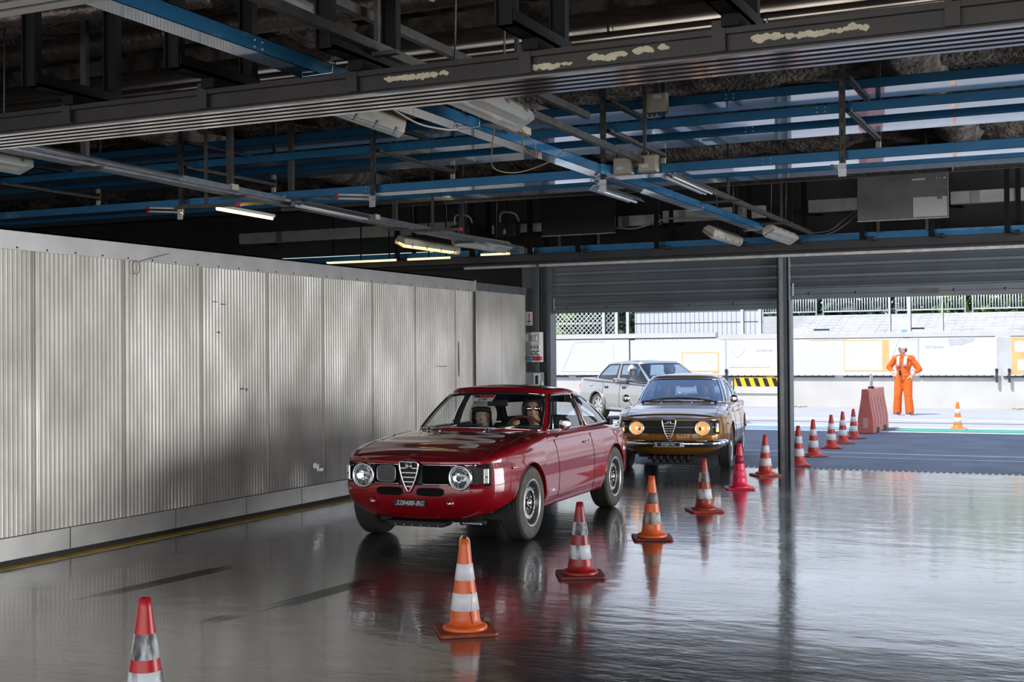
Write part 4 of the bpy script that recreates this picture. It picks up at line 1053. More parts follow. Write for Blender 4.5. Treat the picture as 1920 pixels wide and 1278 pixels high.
MB().b2(.09, .13, -1.4, 6.2, .02, .06).build('trunking', m_silv, t)
for y in (-2.4, -.55, .45, 2.6, 4.4):
    MB().b2(-.1, .16, y - .02, y + .02, -.03, -.004).build('cross_bracket', m_hang, t)
    MB().b2(-.025, .025, y - .02, y + .02, .05, 1.3).build('drop_post', m_hang, t)
for y in (-.7, .15, 1.9): MB().box((.14, y, .045), (.03, .10, .05)).build('socket_box', m_cream, t)
# ---- lamps
m_diff = glass_mat('lamp_diffuser', (.80, .82, .80), 1.2, .35, (.75, .76, .72))
def vapour_lamp(loc, rz, L, tilt, label, lit=None, wd=.17, hang=1.12):
    t = empty('strip_light', loc, rz, label, 'lamp'); t.rotation_euler = (0, tilt, rz)
    h = L / 2
    MB().prism([(-wd / 2, -.01), (-wd * .32, .065), (wd * .32, .065), (wd / 2, -.01)], 'y', -h, h).build('housing', m_cream, t, bevel=.01)
    MB().prism([(-wd / 2, -.01), (-wd * .42, -.05), (wd * .42, -.05), (wd / 2, -.01)], 'y', -h + .01, h - .01).build('diffuser', m_diff, t, bevel=.008)
    e = M('tube_off', (.75, .77, .76), .3) if not lit else M('tube_' + lit, (1, .85, .5), .3, emit=(1, .62, .18), es=6)
    for sg_ in (-1, 1): MB().tube([Vector((0, sg_ * h * .6, .06)), Matrix.Rotation(-tilt, 3, 'Y') @ Vector((0, sg_ * h * .6, hang))], .006, 6).build('drop_rod', m_hang, t)
    for x in (-.035, .035): MB().cyl((x, -h + .05, -.026), (x, h - .05, -.026), .011, 8).build('tube', e, t)
    for y in (-h * .75, -h * .25, h * .25, h * .75):
        for s_ in (-1, 1): MB().box((s_ * (wd / 2 + .002), y, -.004), (.008, .02, .045)).build('clip', m_silv, t)
    return t
vapour_lamp((-3.66, 4.95, 3.42), R_(2), 1.25, R_(28), 'tilted cream strip light above the track beam, beside the blue tray', hang=.7); 
vapour_lamp((-3.05, 5.0, 3.45), R_(2), 1.25, R_(25), 'cream strip light partly behind the black bracket above the track beam', hang=.7)
vapour_lamp((-3.95, 6.36, 3.03), R_(3), 1.0, R_(35), 'cream strip light poking out under the track beam beside the crossing tray')
vapour_lamp((-3.14, 6.42, 3.02), R_(2), 1.12, R_(-30), 'strip light with clear ribbed cover under the track beam')
vapour_lamp((-4.15, 15.1, 3.02), R_(0), 1.3, R_(38), 'cream strip light hanging tilted near the shutters, one of two flanking the tray end')
vapour_lamp((-3.52, 15.4, 3.03), R_(0), 1.3, R_(-32), 'strip light with clear cover at the end of the crossing tray near the shutters')
vapour_lamp((-7.75, 14.2, 2.99), R_(-2), 1.4, R_(24), 'strip light with glowing yellow edge at the end of the lamp rail', 'warm')
vapour_lamp((-7.18, 14.6, 3.02), R_(-2), 1.4, R_(-30), 'grey strip light beside the yellow-edged one at the rail end')
vapour_lamp((-7.05, 6.36, 3.0), R_(3), 1.0, R_(-20), 'cream strip light with domed cover at the near end of the lamp rail')
def batten(loc, rz, L, label, mat, both=True, hood=True, grp=None):
    t = empty('batten_lamp', loc, rz, label, 'lamp', grp)
    if hood: MB().prism([(-.075, .0), (-.035, .04), (.035, .04), (.075, .0), (.070, -.003), (.033, .034), (-.033, .034), (-.070, -.003)], 'y', -L / 2, L / 2).build('reflector_hood', m_silv, t)
    else: MB().box((0, 0, .03), (.045, L, .03)).build('batten_body', m_white, t)
    for x in ((-.028, .028) if both else (0,)): MB().cyl((x, -L / 2 + .02, .0), (x, L / 2 - .02, .0), .012, 10).build('tube', mat, t)
    return t
m_tube = M('tube_pale', (.8, .82, .84), .2); m_warm = M('tube_warm', (1, .8, .4), .3, emit=(1, .60, .20), es=5.0)
batten((-3.10, 10.25, 3.0), R_(1), 1.2, 'shiny reflector batten lamp below the two junction boxes', m_tube)
batten((-3.80, 10.4, 2.97), R_(0), 1.0, 'white slim batten lamp under the tray junction', m_tube, False)
batten((-6.70, 10.35, 2.98), R_(3), 1.3, 'pale unlit batten lamp along the lamp rail', m_tube)
batten((-7.62, 10.2, 3.0), R_(3), 1.0, 'glowing yellow batten lamp behind the lowest blue tray', m_warm, False, False)
batten((-11.5, 9.0, 3.15), R_(88), 1.0, 'dim yellow batten lamp far beyond the aluminium wall', m_warm, True, False)
def stub(loc, L, label, mat):
    t = empty('red_tipped_tube', loc, 0, label, 'lamp', 'small white tubes with red tips under the trays')
    for q in (0, .035): MB().tube([(0, 0, q), (-L, -.12, q + .01)], .010, 8).build('tube', mat, t)
    MB().tube([(-L, -.12, .01), (-L - .03, -.124, .012)], .013, 8).tube([(-L, -.12, .045), (-L - .03, -.124, .047)], .013, 8).build('red_tip', M('red_tip', (.6, .02, .03), .4), t)
for (p, l) in (((-5.8, 9.6, 2.975), 'red-tipped white tube pair at the middle slotted hanger'), ((-7.92, 9.6, 2.975), 'red-tipped white tube pair beside the yellow batten lamp'), ((-10.3, 9.6, 2.975), 'red-tipped tube pair farthest along the lowest tray')):
    stub(p, .28, l, m_tube)
for (x, y, z, l) in ((-7.15, 9.0, 2.93, 'grey rod with red end crossing under the lamp rail near the camera'), (-6.45, 11.9, 2.93, 'grey rod with red end crossing under the lamp rail farther away')):
    t = empty('cross_rod', (x, y, z), R_(8), l, 'rod'); MB().box((0, 0, 0), (.62, .04, .03)).build('bar', m_hang, t); MB().b2(-.012, .012, -.012, .012, .01, .95 if y < 10 else 1.2).build('drop_rod', m_hang, t); MB().box((.315, 0, 0), (.03, .042, .032)).build('red_end', M('red_tip', (.6, .02, .03), .4), t)
# ---- junction boxes and their cables
def jbox(x, y, z, s_, label):
    t = empty('junction_box', (x, y, z), 0, label, 'junction box', 'cream junction boxes on the trays')
    MB().box((0, 0, 0), (s_, .07, s_ * .85)).build('box', m_cream, t, bevel=.01)
    MB().box((0, -.038, 0), (s_ * .9, .012, s_ * .75)).build('lid', M('cream_lid', (.56, .53, .44), .45), t, bevel=.004)
    MB().box((-.02, -.0445, -.02), (s_ * .35, .002, s_ * .15)).build('sticker', m_white, t)
    for k in range(4): MB().cyl((-.055 + k * .036, 0, s_ * .42), (-.055 + k * .036, 0, s_ * .42 + .025), .010, 8).build('gland', m_hang, t)
jbox(-3.44, 9.56, 3.095, .16, 'cream junction box nearest the tray junction'); jbox(-3.23, 9.56, 3.10, .16, 'cream junction box second from the tray junction')
t = empty('junction_box', (-3.20, 9.68, 3.60), 0, 'cream junction box standing up on the hung rack with a label', 'junction box')
MB().box((0, 0, 0), (.18, .08, .155)).build('box', m_cream, t, bevel=.01); MB().box((.02, -.042, .045), (.07, .003, .03)).build('sticker', m_white, t)
for k in range(4): MB().cyl((-.06 + k * .04, 0, -.10), (-.06 + k * .04, 0, -.07), .011, 8).build('gland', m_hang, t)
MB().b2(-.02, .02, .0, .01, .08, .22).b2(-.09, .09, .0, .012, .19, .225).build('hook_plate', m_hang, t)
t = empty('junction_box', (-3.47, 7.35, 3.09), 0, 'long cream terminal box on the crossing tray with dangling cable loops', 'junction box')
MB().box((0, 0, 0), (.09, .10, .075)).box((.01, .20, -.01), (.08, .30, .05)).build('box', m_cream, t, bevel=.006)
def cable(pts, r, label, mat=None, n=24, name='cable'):
    P = [Vector(p) for p in pts]; a = P[0]; out = [Vector(cr1([tuple(p - a) for p in P], (len(P) - 1) * i / n)) for i in range(n + 1)]
    o = MB().tube(out, r, 6).build(name, mat or M('cable_tan', (.30, .22, .13), .6)); o.location = a; return tag(o, label, 'cable')
cable([(-3.5, 7.3, 3.06), (-3.62, 7.5, 2.93), (-3.72, 7.75, 2.86), (-3.7, 8.1, 2.88), (-3.55, 8.3, 2.97), (-3.45, 8.35, 3.05)], .004, 'thin tan cable drooping in a big loop under the crossing tray')
cable([(-3.42, 7.5, 3.08), (-3.36, 7.6, 2.98), (-3.40, 7.7, 2.92), (-3.46, 7.66, 2.97), (-3.42, 7.55, 3.07)], .005, 'tan cable coil hanging beside the long terminal box')
cable([(-3.66, 6.2, 3.02), (-3.62, 6.5, 2.96), (-3.60, 6.8, 2.97), (-3.66, 7.1, 3.02)], .006, 'white cable bundle sagging under the crossing tray', M('cable_white', (.6, .56, .48), .6))
# ---- far end: posts hung over the header, duct trunking, screens
for x, l in ((-9.3, 'dark post pair beyond the aluminium wall'), (-8.06, 'dark post pair over the header left of the speaker boxes'.replace('left of', 'short of')), (-7.15, 'dark post pair beside the black screen edge, nearer the wall'), (-6.42, 'dark post behind the black screen'),
             (-5.28, 'dark post pair between the two screens, near the black one'), (-4.20, 'dark post pair over the header near the tray end'), (-3.48, 'dark post pair standing over the steel door post'), (-2.58, 'dark post pair under the grey screen'), (-1.75, 'dark post behind the grey screen edge'), (-.88, 'dark post pair at the far right end of the header'.replace('right ', ''))):
    t = empty('header_post', (x, 16.45, 3.0), 0, l, 'post', 'dark posts over the shutter header')
    MB().b2(-.03, .03, .10, .16, 0, 1.12).build('post', m_blacksteel, t); MB().b2(-.14, -.08, -.22, -.16, 0, 1.12).build('post', m_blacksteel, t)
    MB().prism([(-.25, .0), (.16, .0), (.16, .10), (.02, .06), (-.25, .02)], 'x', -.03, .03).build('foot_gusset', m_darksteel, t)
def trunk(x0, x1, z0, z1, label, y=16.62):
    t = empty('cable_trunking', ((x0 + x1) / 2, y, z0), 0, label, 'trunking', 'pale cable trunking behind the screens')
    MB().b2(-(x1 - x0) / 2, (x1 - x0) / 2, -.06, .06, 0, z1 - z0).build('trunk_body', M('trunk_pale', (.55, .55, .54), .45, .3, noise_s=5, noise_a=.25), t)
    for f in (-.45, .45): MB().b2((x1 - x0) * f - .02, (x1 - x0) * f + .02, .06, .655, .02, .06).build('wall_bracket', m_blacksteel, t)
    for f in (-.3, .25): MB().b2((x1 - x0) * f - .05, (x1 - x0) * f + .05, -.066, -.06, .0, z1 - z0).build('joint_cover', m_silv, t)
trunk(-3.42, -2.75, 3.41, 3.57, 'pale trunking length between the post and the grey screen'); trunk(-1.66, -.2, 3.42, 3.575, 'pale trunking length past the grey screen')
trunk(-6.05, -5.45, 3.36, 3.50, 'pale trunking length beside the black screen'); trunk(-5.40, -4.0, 3.38, 3.54, 'pale trunking length behind the crossing tray'); trunk(-8.0, -7.1, 3.35, 3.47, 'pale trunking length short of the black screen')
trunk(-12.5, -8.6, 3.40, 3.56, 'dim trunking beyond the aluminium wall')
def screen(x0, x1, z0, z1, y, label, back):
    t = empty('hanging_screen', ((x0 + x1) / 2, y, z0), 0, label, 'screen')
    w_, h_ = (x1 - x0) / 2, z1 - z0
    MB().b2(-w_, w_, -.02, .03, 0, h_).build('housing', M('screen_black', (.008, .008, .009), .25) if not back else M('screen_back', (.20, .195, .19), .42, .5, noise_s=2.5, noise_a=.4), t, bevel=.005)
    MB().b2(-w_, w_, -.028, .032, -.006, .004).build('bottom_edge', m_silv, t)
    MB().lathe([(.0, -.014), (.02, -.012), (.02, 0)], 10, (0, -.0, 0)).build('sensor_bump', m_hang, t)
    if back:
        MB().b2(w_ * .24, w_ * .97, -.0235, -.02, .02, h_ * .46).build('service_plate', M('service_plate', (.50, .52, .51), .45, .3), t)
        MB().b2(w_ * .76, w_ * .87, -.0245, -.02, h_ * .40, h_ * .5).build('plate_notch', M('screen_back_dark', (.15, .145, .14), .45), t)
        MB().b2(w_ * .22, w_ * .50, -.0235, -.02, h_ * .83, h_ * .87).build('label_strip', M('service_plate', (0, 0, 0)), t)
        for k, (dx, dw) in enumerate(((.74, .02), (.82, .015), (.90, .05))): MB().b2(w_ * dx, w_ * (dx + dw), -.0235, -.02, h_ * .84, h_ * .87).build('symbol', M('service_plate', (0, 0, 0)), t)
    else: MB().b2(-w_ + .015, w_ - .015, -.0225, -.02, .015, h_ - .015).build('display', M('screen_glass', (.003, .003, .003), .35), t)
    for x in (-.3, .28): MB().b2(x - .015, x + .015, .03, .06, -.15, h_ + .5).build('mount_arm', m_hang, t)
screen(-7.01, -5.93, 3.23, 3.79, 16.12, 'black flat screen hanging above the first shutter', False)
screen(-2.72, -1.64, 3.215, 3.78, 16.12, 'grey-backed flat screen with a pale service plate above the second shutter', True)
cable([(-3.4, 16.3, 3.12), (-3.1, 16.28, 3.14), (-2.9, 16.28, 3.28), (-2.74, 16.33, 3.40)], .009, 'twin cable sagging to the grey screen, upper strand', M('cable_grey', (.14, .13, .13), .5))
cable([(-3.4, 16.3, 3.07), (-3.1, 16.27, 3.10), (-2.88, 16.28, 3.22), (-2.74, 16.33, 3.37)], .009, 'twin cable sagging to the grey screen, lower strand', M('cable_grey', (0, 0, 0)))
cable([(-6.0, 16.3, 3.32), (-5.7, 16.25, 3.29), (-5.4, 16.25, 3.36), (-5.2, 16.25, 3.40), (-4.7, 16.2, 3.36), (-4.3, 16.1, 3.33)], .012, 'pale cable wandering from the black screen to the tilted lamp', M('cable_pale', (.40, .33, .27), .6))
for k, (x, l) in enumerate(((-7.62, 'small black speaker box beyond the black screen, nearer the wall'), (-8.35, 'small black speaker box farther along the dark end wall'))):
    t = empty('speaker_box', (x, 16.3, 3.36), 0, l, 'speaker'); MB().box((0, 0, 0), (.30, .2, .20)).build('cabinet', m_black, t, bevel=.01); MB().prism([(-.03, -.06), (.03, -.06), (.02, -.01), (0, .02), (-.02, -.01)], 'y', -.105, -.10).build('emblem', m_cream, t)
    cable([(x - .1, 16.25, 3.46), (x - .05, 16.2, 3.60), (x + .15, 16.2, 3.58), (x + .2, 16.25, 3.47)], .015, 'pale hose arching over the speaker box ' + ('near the wall' if k else 'beside the black screen'), M('cable_pale', (0, 0, 0)))
for x, l in ((-7.40, 'cream double socket under the speaker box'), (-7.28, 'cream socket beside the double socket')):
    t = MB().box((0, 0, 0), (.10, .04, .07)).build('wall_socket', m_cream); t.location = (x, 16.3, 3.06); tag(t, l, 'socket')
# lit light strips and dim fittings seen over the wall top
for (x0, x1, y, z, l, mt) in ((-10.6, -9.4, 16.2, 3.0, 'ribbed warm light strip above the wall top, long piece', 1), (-9.2, -8.5, 16.2, 3.0, 'ribbed warm light strip above the wall top, middle piece', 1), (-8.0, -7.55, 16.2, 3.02, 'ribbed warm light strip near the yellow-edged lamp', 1), (-12.5, -9.0, 16.6, 3.12, 'pale cool light strip behind the warm ones', 0)):
    t = MB().box((0, 0, 0), (x1 - x0, .03, .03)).build('light_strip', M('strip_warm', (1, .85, .6), .4, emit=(1, .75, .40), es=.8) if mt else M('strip_cool', (.8, .9, .85), .4, emit=(.8, .95, .9), es=.6)); t.location = ((x0 + x1) / 2, y, z); tag(t, l, 'light strip'); MB().b2(-.008, .008, -.008, .008, .015, 1.18).build('drop_rod', m_blacksteel, t); MB().b2((x1 - x0) * .4, (x1 - x0) * .4 + .016, -.008, .008, .015, 1.18).build('drop_rod', m_blacksteel, t)
# ---- electrical boxes by the jamb
t = empty('wall_notice', (-7.62, 17.02, 2.12), 0, 'white notice with a red and black symbol on the dark jamb', 'sign')
MB().b2(-.055, .055, -.004, .004, -.10, .10).build('notice_sheet', m_white, t)
MB().lathe([(0, -.006), (.014, -.0055), (.015, -.004)], 12, (0, 0, .055), 'y').build('notice_mark', M('sticker_red', (0, 0, 0)), t)
MB().b2(-.008, .008, -.006, -.004, -.02, .035).build('notice_mark', M('sticker_red', (0, 0, 0)), t); MB().prism([(-.03, -.03), (.03, -.03), (.015, -.052), (-.015, -.052)], 'y', -.006, -.004).build('notice_mark', m_black, t); MB().b2(-.03, .03, -.006, -.004, -.075, -.068).build('notice_line', m_black, t)
t = empty('socket_panel', (-7.58, 17.0, 1.70), 0, 'grey distribution box with blue and red industrial sockets by the shutter jamb', 'electrical panel')
MB().b2(-.13, .02, -.06, .08, -.22, .22).build('cabinet', M('panel_grey', (.26, .28, .28), .5), t, bevel=.008)
MB().b2(.02, .16, -.05, .08, -.22, .22).build('socket_side', m_white, t, bevel=.008)
MB().b2(-.11, -.03, -.064, -.06, .08, .19).build('document_label', M('pale_label', (.6, .62, .66), .5), t)
MB().box((.09, -.06, .13), (.07, .04, .09)).build('breaker_cover', m_silv, t, bevel=.01)
for k in range(3): MB().box((.04 + k * .05, -.06, .0), (.035, .03, .07)).build('domestic_socket', m_white, t, bevel=.006); MB().box((.04 + k * .05, -.076, .0), (.014, .006, .04)).build('socket_slot', m_black, t)
for k in range(2): MB().lathe([(0, -.08), (.028, -.078), (.032, -.05)], 16, (.05 + k * .07, 0, -.085), 'y').build('clear_cover', m_silv, t)
for k, cc in enumerate((M('blue_plug', (.05, .25, .5), .4), M('red_plug', (.65, .03, .03), .4), M('red_plug', (0, 0, 0)))): MB().lathe([(0, -.12), (.030, -.118), (.032, -.05)], 16, (.04 + k * .062, 0, -.165), 'y').build('industrial_socket', cc, t)
t = empty('dispenser_box', (-7.54, 17.0, 1.22), 0, 'small grey cabinet with a dark oval slot under the socket panel', 'cabinet')
MB().b2(-.11, .13, -.08, .08, -.10, .11).build('cabinet_body', M('panel_grey', (0, 0, 0)), t, bevel=.008); MB().b2(.03, .13, -.088, -.08, -.10, .10).build('door', m_white, t); 
pts = [(.08 + .022 * math.cos(a), (.045 if math.sin(a) > 0 else -.045) + .022 * math.sin(a)) for a in [2 * PI * k / 20 for k in range(20)]]
MB().prism(pts, 'y', -.093, -.088).build('slot', m_black, t); MB().box((.155, -.06, -.06), (.02, .03, .07)).build('lever', m_white, t)
# tyre marks on the floor
m_skid = M('tyre_mark', (.006, .006, .006), .9, spec=.05)
for (x0, y0, x1, y1, w_, s_, l) in ((-6.13, 6.2, -6.02, 7.9, .16, 3, 'black tyre skid mark nearer the aluminium wall'), (-4.80, 6.5, -4.72, 7.85, .17, 8, 'streaky black tyre mark farther from the wall'), (-4.92, 6.1, -4.84, 6.45, .15, 11, 'short faint tyre mark before the streaky one')):
    q = MB(); rnd = random.Random(s_); n = 14
    for k in range(n):
        f = (k + .5) / n - .5; a = rnd.random() * .25 + abs(f) * .3; b = 1 - rnd.random() * .18 - max(0, f) * .15; ww = w_ / n * (.62 if s_ == 3 else .40)
        xa, ya = x0 + (x1 - x0) * a + f * w_, y0 + (y1 - y0) * a; xb, yb = x0 + (x1 - x0) * b + f * w_, y0 + (y1 - y0) * b
        q.add([(xa, ya, .0012), (xb - ww / 2, yb, .0012), (xb + ww / 2, yb + .02, .0012), ((xa + xb) / 2 + ww / 2, (ya + yb) / 2, .0012), (xa + ww / 3, ya, .0012)], [(0, 4, 3, 2, 1)])
    tag(q.build('tyre_skid_mark', m_skid), l, 'tyre mark')
# ================================================================ OUTSIDE: track wall, boards, fences, grandstand, trees, barriers
m_conc = M('pale_concrete', (.62, .61, .59), .8, noise_s=1.5, noise_a=.10)
m_board = M('board_white', (.66, .66, .66), .6, noise_s=.7, noise_a=.04)
m_by = M('board_yellow', (.78, .50, .20), .6, noise_s=3, noise_a=.15)
m_bg_ = M('board_grey', (.54, .55, .58), .6, noise_s=4, noise_a=.15)
m_post = M('fence_post_paint', (.66, .66, .65), .6, noise_s=3, noise_a=.15)
w1 = MB().b2(-60, 40, 37.1, 37.6, -.1, .90)
struct(w1.build('wall_track', m_conc))
# slot along the wall top with studs: long dark recess strips
x = -16.9
for k, L in enumerate((1.9, 2.1, 2.0, 2.2, 2.0, 2.1, 2.2, 2.0, 2.1, 2.0)):
    o = MB().b2(x, x + L - .25, 37.06, 37.10, .86, .89, 0)
    j = 0
    while x + .1 + j * .2 < x + L - .3: o.b2(x + .1 + j * .2, x + .125 + j * .2, 37.05, 37.1, .89, .92, 1); j += 1
    struct(o.build('wall_track_slot', [m_black, m_hang])); x += L
struct(MB().b2(-60, -10.45, 36.98, 37.3, 2.06, 2.20).b2(-10.3, 40, 36.98, 37.3, 1.99, 2.13).build('wall_track_rail', m_conc))
struct(MB().b2(-60, -10.45, 37.0, 37.1, 2.03, 2.06).b2(-8.3, -2.6, 37.0, 37.1, 1.97, 1.99).b2(-2.2, 40, 37.0, 37.1, 1.97, 1.99).build('wall_track_joint', m_black))
def board(x0, x1, z0, z1, label, deco):
    t = empty('advertising_board', ((x0 + x1) / 2, 37.02, z0), 0, label, 'board'); hw, h = (x1 - x0) / 2, z1 - z0
    MB().b2(-hw, hw, -.03, .03, 0, h).build('board_panel', m_board, t)
    for i, d in enumerate(deco):
        if d[0] == 'r': MB().b2(d[1], d[2], -.034 - i * .0008, -.03, d[3], d[4]).build('printed_patch', {'y': m_by, 'g': m_bg_, 'w': m_board}[d[5]], t)
        elif d[0] == 'p': MB().prism(d[1], 'y', -.034 - i * .0008, -.03).build('printed_patch', {'y': m_by, 'g': m_bg_, 'w': m_board}[d[2]], t)
        elif d[0] == 't': text('board_text', d[1], d[2], m_bg_ if len(d) < 6 else m_board, t, (d[3], -.035, d[4]), (R_(90), 0, 0))
m_dia = lambda cx, cz, r: [(cx, cz - r), (cx + r, cz), (cx, cz + r), (cx - r, cz)]
board(-16.6, -13.2, .93, 2.025, 'white board with faint diamond emblem behind the silver saloon', [('r', -1.6, -.9, .25, 1.08, 'y'), ('r', -1.55, -1.0, .32, 1.0, 'w'), ('p', [(-.55, .1), (-.1, 1.05), (.9, 1.05), (.9, .1)], 'g'), ('p', [(-.5, .11), (-.08, 1.0), (1.2, 1.0), (1.2, .11)], 'w'), ('p', m_dia(.05, .72, .2), 'g'), ('p', m_dia(.05, .72, .185), 'w'), ('t', 'ACI Service', .10, .75, .72)])
board(-13.15, -10.15, .93, 2.0, 'white board with pale orange patch behind the ochre coupe roof', [('r', 1.1, 2.2 - .9, .05, .2, 'y'), ('r', .15, 1.3, .10, .68, 'y'), ('r', .18, 1.27, .13, .65, 'w')])
board(-10.1, -8.35, .93, 2.0, 'white board with grey lettering beside the steel door post', [('p', m_dia(-.55, .72, .22), 'g'), ('p', m_dia(-.55, .72, .205), 'w'), ('t', 'ACI Service', .10, .25, .72), ('r', -.8, .4, .22, .3, 'g'), ('r', -.8, .41, .24, .285, 'w')])
board(-8.3, -4.62, .93, 1.96, 'white board with yellow corner behind the red barrier', [('r', -.2, 1.05, .10, 1.0, 'y'), ('r', -.18, .86, .13, .97, 'w'), ('r', -1.2, -.1, 1.0, 1.02, 'y'), ('p', [(1.0, .13), (1.3, 1.0), (1.8, 1.0), (1.8, .13)], 'g'), ('p', [(1.05, .16), (1.33, .97), (1.82, .97), (1.82, .16)], 'w')])
board(-4.58, -2.55, .93, 1.96, 'white board with a grey cloud print behind the marshal', [('t', 'ACI Service', .10, -.62, .78), ('p', [(-.25, 1.0), (-.2, .8), (-.05, .84), (.1, .82), (.2, .88), (.4, .93), (.45, 1.02)], 'g')])
board(-2.2, 1.5, .93, 1.96, 'yellow board with white blocks at the edge of the view', [('r', -1.84, 1.84, .02, 1.02, 'y'), ('r', -1.75, 1.6, .62, .92, 'w'), ('r', -1.68, 1.6, .12, .42, 'w'), ('r', -1.2, 1.5, .46, .58, 'w')])
for x, l in ((-10.12, 'short grey stub post between the boards by the chevron block'), (-2.56, 'dark-topped stub post between the white and yellow boards'), (-2.24, 'dark-topped stub post at the yellow board edge')):
    t = empty('stub_post', (x, 36.98, .72), 0, l, 'post'); MB().b2(-.03, .03, -.03, .03, 0, .28).build('shaft', m_hang, t); MB().b2(-.035, .035, -.035, .035, .28, .38).build('cap', m_black, t)
# chevron block
t = empty('chevron_block', (-9.08, 36.64, .40), 0, 'yellow and black striped concrete block against the track wall', 'barrier')
MB().b2(-.66, .66, -.2, .4, 0, .20).build('lower_strip', m_conc, t)
MB().b2(-.66, .66, -.2, .4, .20, .45).build('striped_face', M('chevron_yellow', (.85, .55, .02), .5), t)
for k in range(5): x = -.64 + k * .27; MB().prism([(x, .45), (x + .13, .45), (x + .22, .205), (x + .09, .205)], 'y', -.203, -.2).build('black_stripe', m_black, t)
MB().b2(-.70, -.66, -.2, .4, 0, .45).build('end_face', m_hang, t)
t = empty('support_plinth', (-9.08, 36.88, 0), 0, 'low concrete plinth under the striped block', 'plinth'); MB().b2(-.7, .7, -.4, .2, 0, .398).build('plinth_body', m_conc, t)
# fence posts
for x, l in ((-14.15, 'white fence post beside the leafy mesh fence'), (-13.72, 'white fence post at the end of the mesh fence'), (-13.35, 'dark-edged white fence post before the slatted wall'), (-9.72, 'grey-edged fence post over the grandstand steps, nearer the ochre car'), (-9.18, 'grey-edged fence post over the steps, beside the steel door post'), (-5.43, 'thin tall fence post over the grandstand near the barrier'), (-4.9, 'wide white fence post above the marshal'), (-4.0, 'thin post past the marshal')):
    t = empty('fence_post', (x, 37.35, 2.1), 0, l, 'post'); wd = .045 if 'thin' not in l else .02
    MB().b2(-wd, wd, -.04, .04, 0, 2.2).build('shaft', m_post, t); MB().b2(wd, wd + .012, -.04, .04, 0, 2.2).build('dark_edge', m_black, t)
    MB().b2(-wd * 2, wd * 2, -.08, .08, 0, .05).build('foot_plate', m_post, t)
# chain link fence
def mesh_fence(x0, x1, y, z0, z1, p, label):
    t = empty('mesh_fence', ((x0 + x1) / 2, y, z0), 0, label, 'fence'); W, H = (x1 - x0), z1 - z0; q = MB()
    k = -H
    def seg(a, b): q.tube([a, b], .013, 4)
    while k < W:
        xa, za = max(0, k), max(0, -k); xb = min(W, k + H); zb = xb - k
        if xb > xa: seg((xa - W / 2, 0, za), (xb - W / 2, 0, zb)); seg((xa - W / 2, .01, H - za), (xb - W / 2, .01, H - zb))
        k += p
    for zz in (0, H * .5, H): q.tube([(-W / 2, 0, zz), (W / 2, 0, zz)], .012, 5)
    q.build('wire_mesh', M('wire_pale', (.72, .72, .70), .6), t); return t
mesh_fence(-17.5, -13.75, 37.5, .905, 4.2, .15, 'pale diamond mesh fence in front of the green trees')
# slatted white wall
t = empty('slatted_wall_panel', (-11.8, 39.0, 0), 0, 'white slatted wall panel with dark top rail beyond the fence', 'fence')
MB().b2(-1.9, 2.3, 0, .1, 0, 2.95).build('panel_sheet', M('pale_sheet', (.66, .67, .70), .7), t); MB().b2(-1.9, 2.3, -.03, 0, 2.93, 2.99).build('top_rail', m_hang, t)
b = MB(); 
for k in range(28): b.b2(-1.85 + k * .15, -1.838 + k * .15, -.012, 0, 1.4, 2.93)
b.build('joint_lines', M('joint_grey', (.34, .35, .37), .7), t); MB().b2(-1.9, 2.3, -.012, 0, 2.55, 2.565).build('joint_rail', m_hang, t)
# grandstand
t = empty('grandstand', (2, 42, 0), 0, 'pale stepped concrete grandstand behind the track wall', 'grandstand')
m_step = M('stand_concrete', (.60, .60, .60), .85, noise_s=1.2, noise_a=.25, bump=.3, bump_s=20)
prof = [(0, 0)]; y, z = 0, 1.9
for k in range(9): prof += [(y, z + .105), (y + .42, z + .105)]; y += .42; z += .105
prof += [(y, 0)]
MB().prism(prof, 'x', -11.6, 30).build('terrace_steps', m_step, t)
for k in range(9):
    q = MB(); xx = -11.5 + .12
    while xx < 22: q.b2(xx, xx + .22, .22 + .42 * k, .34 + .42 * k, 2.005 + .105 * k, 2.04 + .105 * k); xx += .30
    q.build('seat_row', M('seat_pale', (.68, .68, .68), .6), t)
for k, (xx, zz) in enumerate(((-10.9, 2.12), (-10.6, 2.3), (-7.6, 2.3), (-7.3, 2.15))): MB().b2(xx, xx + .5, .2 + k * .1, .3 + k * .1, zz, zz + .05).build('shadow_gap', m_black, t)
MB().b2(-7.75, -7.55, -.05, .15, 2.12, 2.28).build('blue_box', M('pale_blue', (.25, .45, .6), .5), t)
# crowd barriers on top of the stand
def crowd_barrier(x, label, y=45.2, z=3.16, W=2.3, H=.86):
    t = empty('crowd_barrier', (x, y, z), 0, label, 'barrier', 'metal crowd barriers along the top of the stand')
    r = .1; fr = [(-W / 2, 0, 0), (-W / 2, 0, H - r), (-W / 2 + r * .3, 0, H - r * .3), (-W / 2 + r, 0, H), (W / 2 - r, 0, H), (W / 2 - r * .3, 0, H - r * .3), (W / 2, 0, H - r), (W / 2, 0, 0)]
    MB().tube(fr, .03, 6).tube([(-W / 2, 0, .14), (W / 2, 0, .14)], .022, 6).tube([(-W / 2, 0, H - .14), (W / 2, 0, H - .14)], .022, 6).build('frame', m_post, t)
    q = MB()
    for k in range(1, 25): xx = -W / 2 + W * k / 25; q.tube([(xx, 0, .14), (xx, 0, H - .14)], .020, 4)
    q.build('infill_bars', m_post, t)
    return t
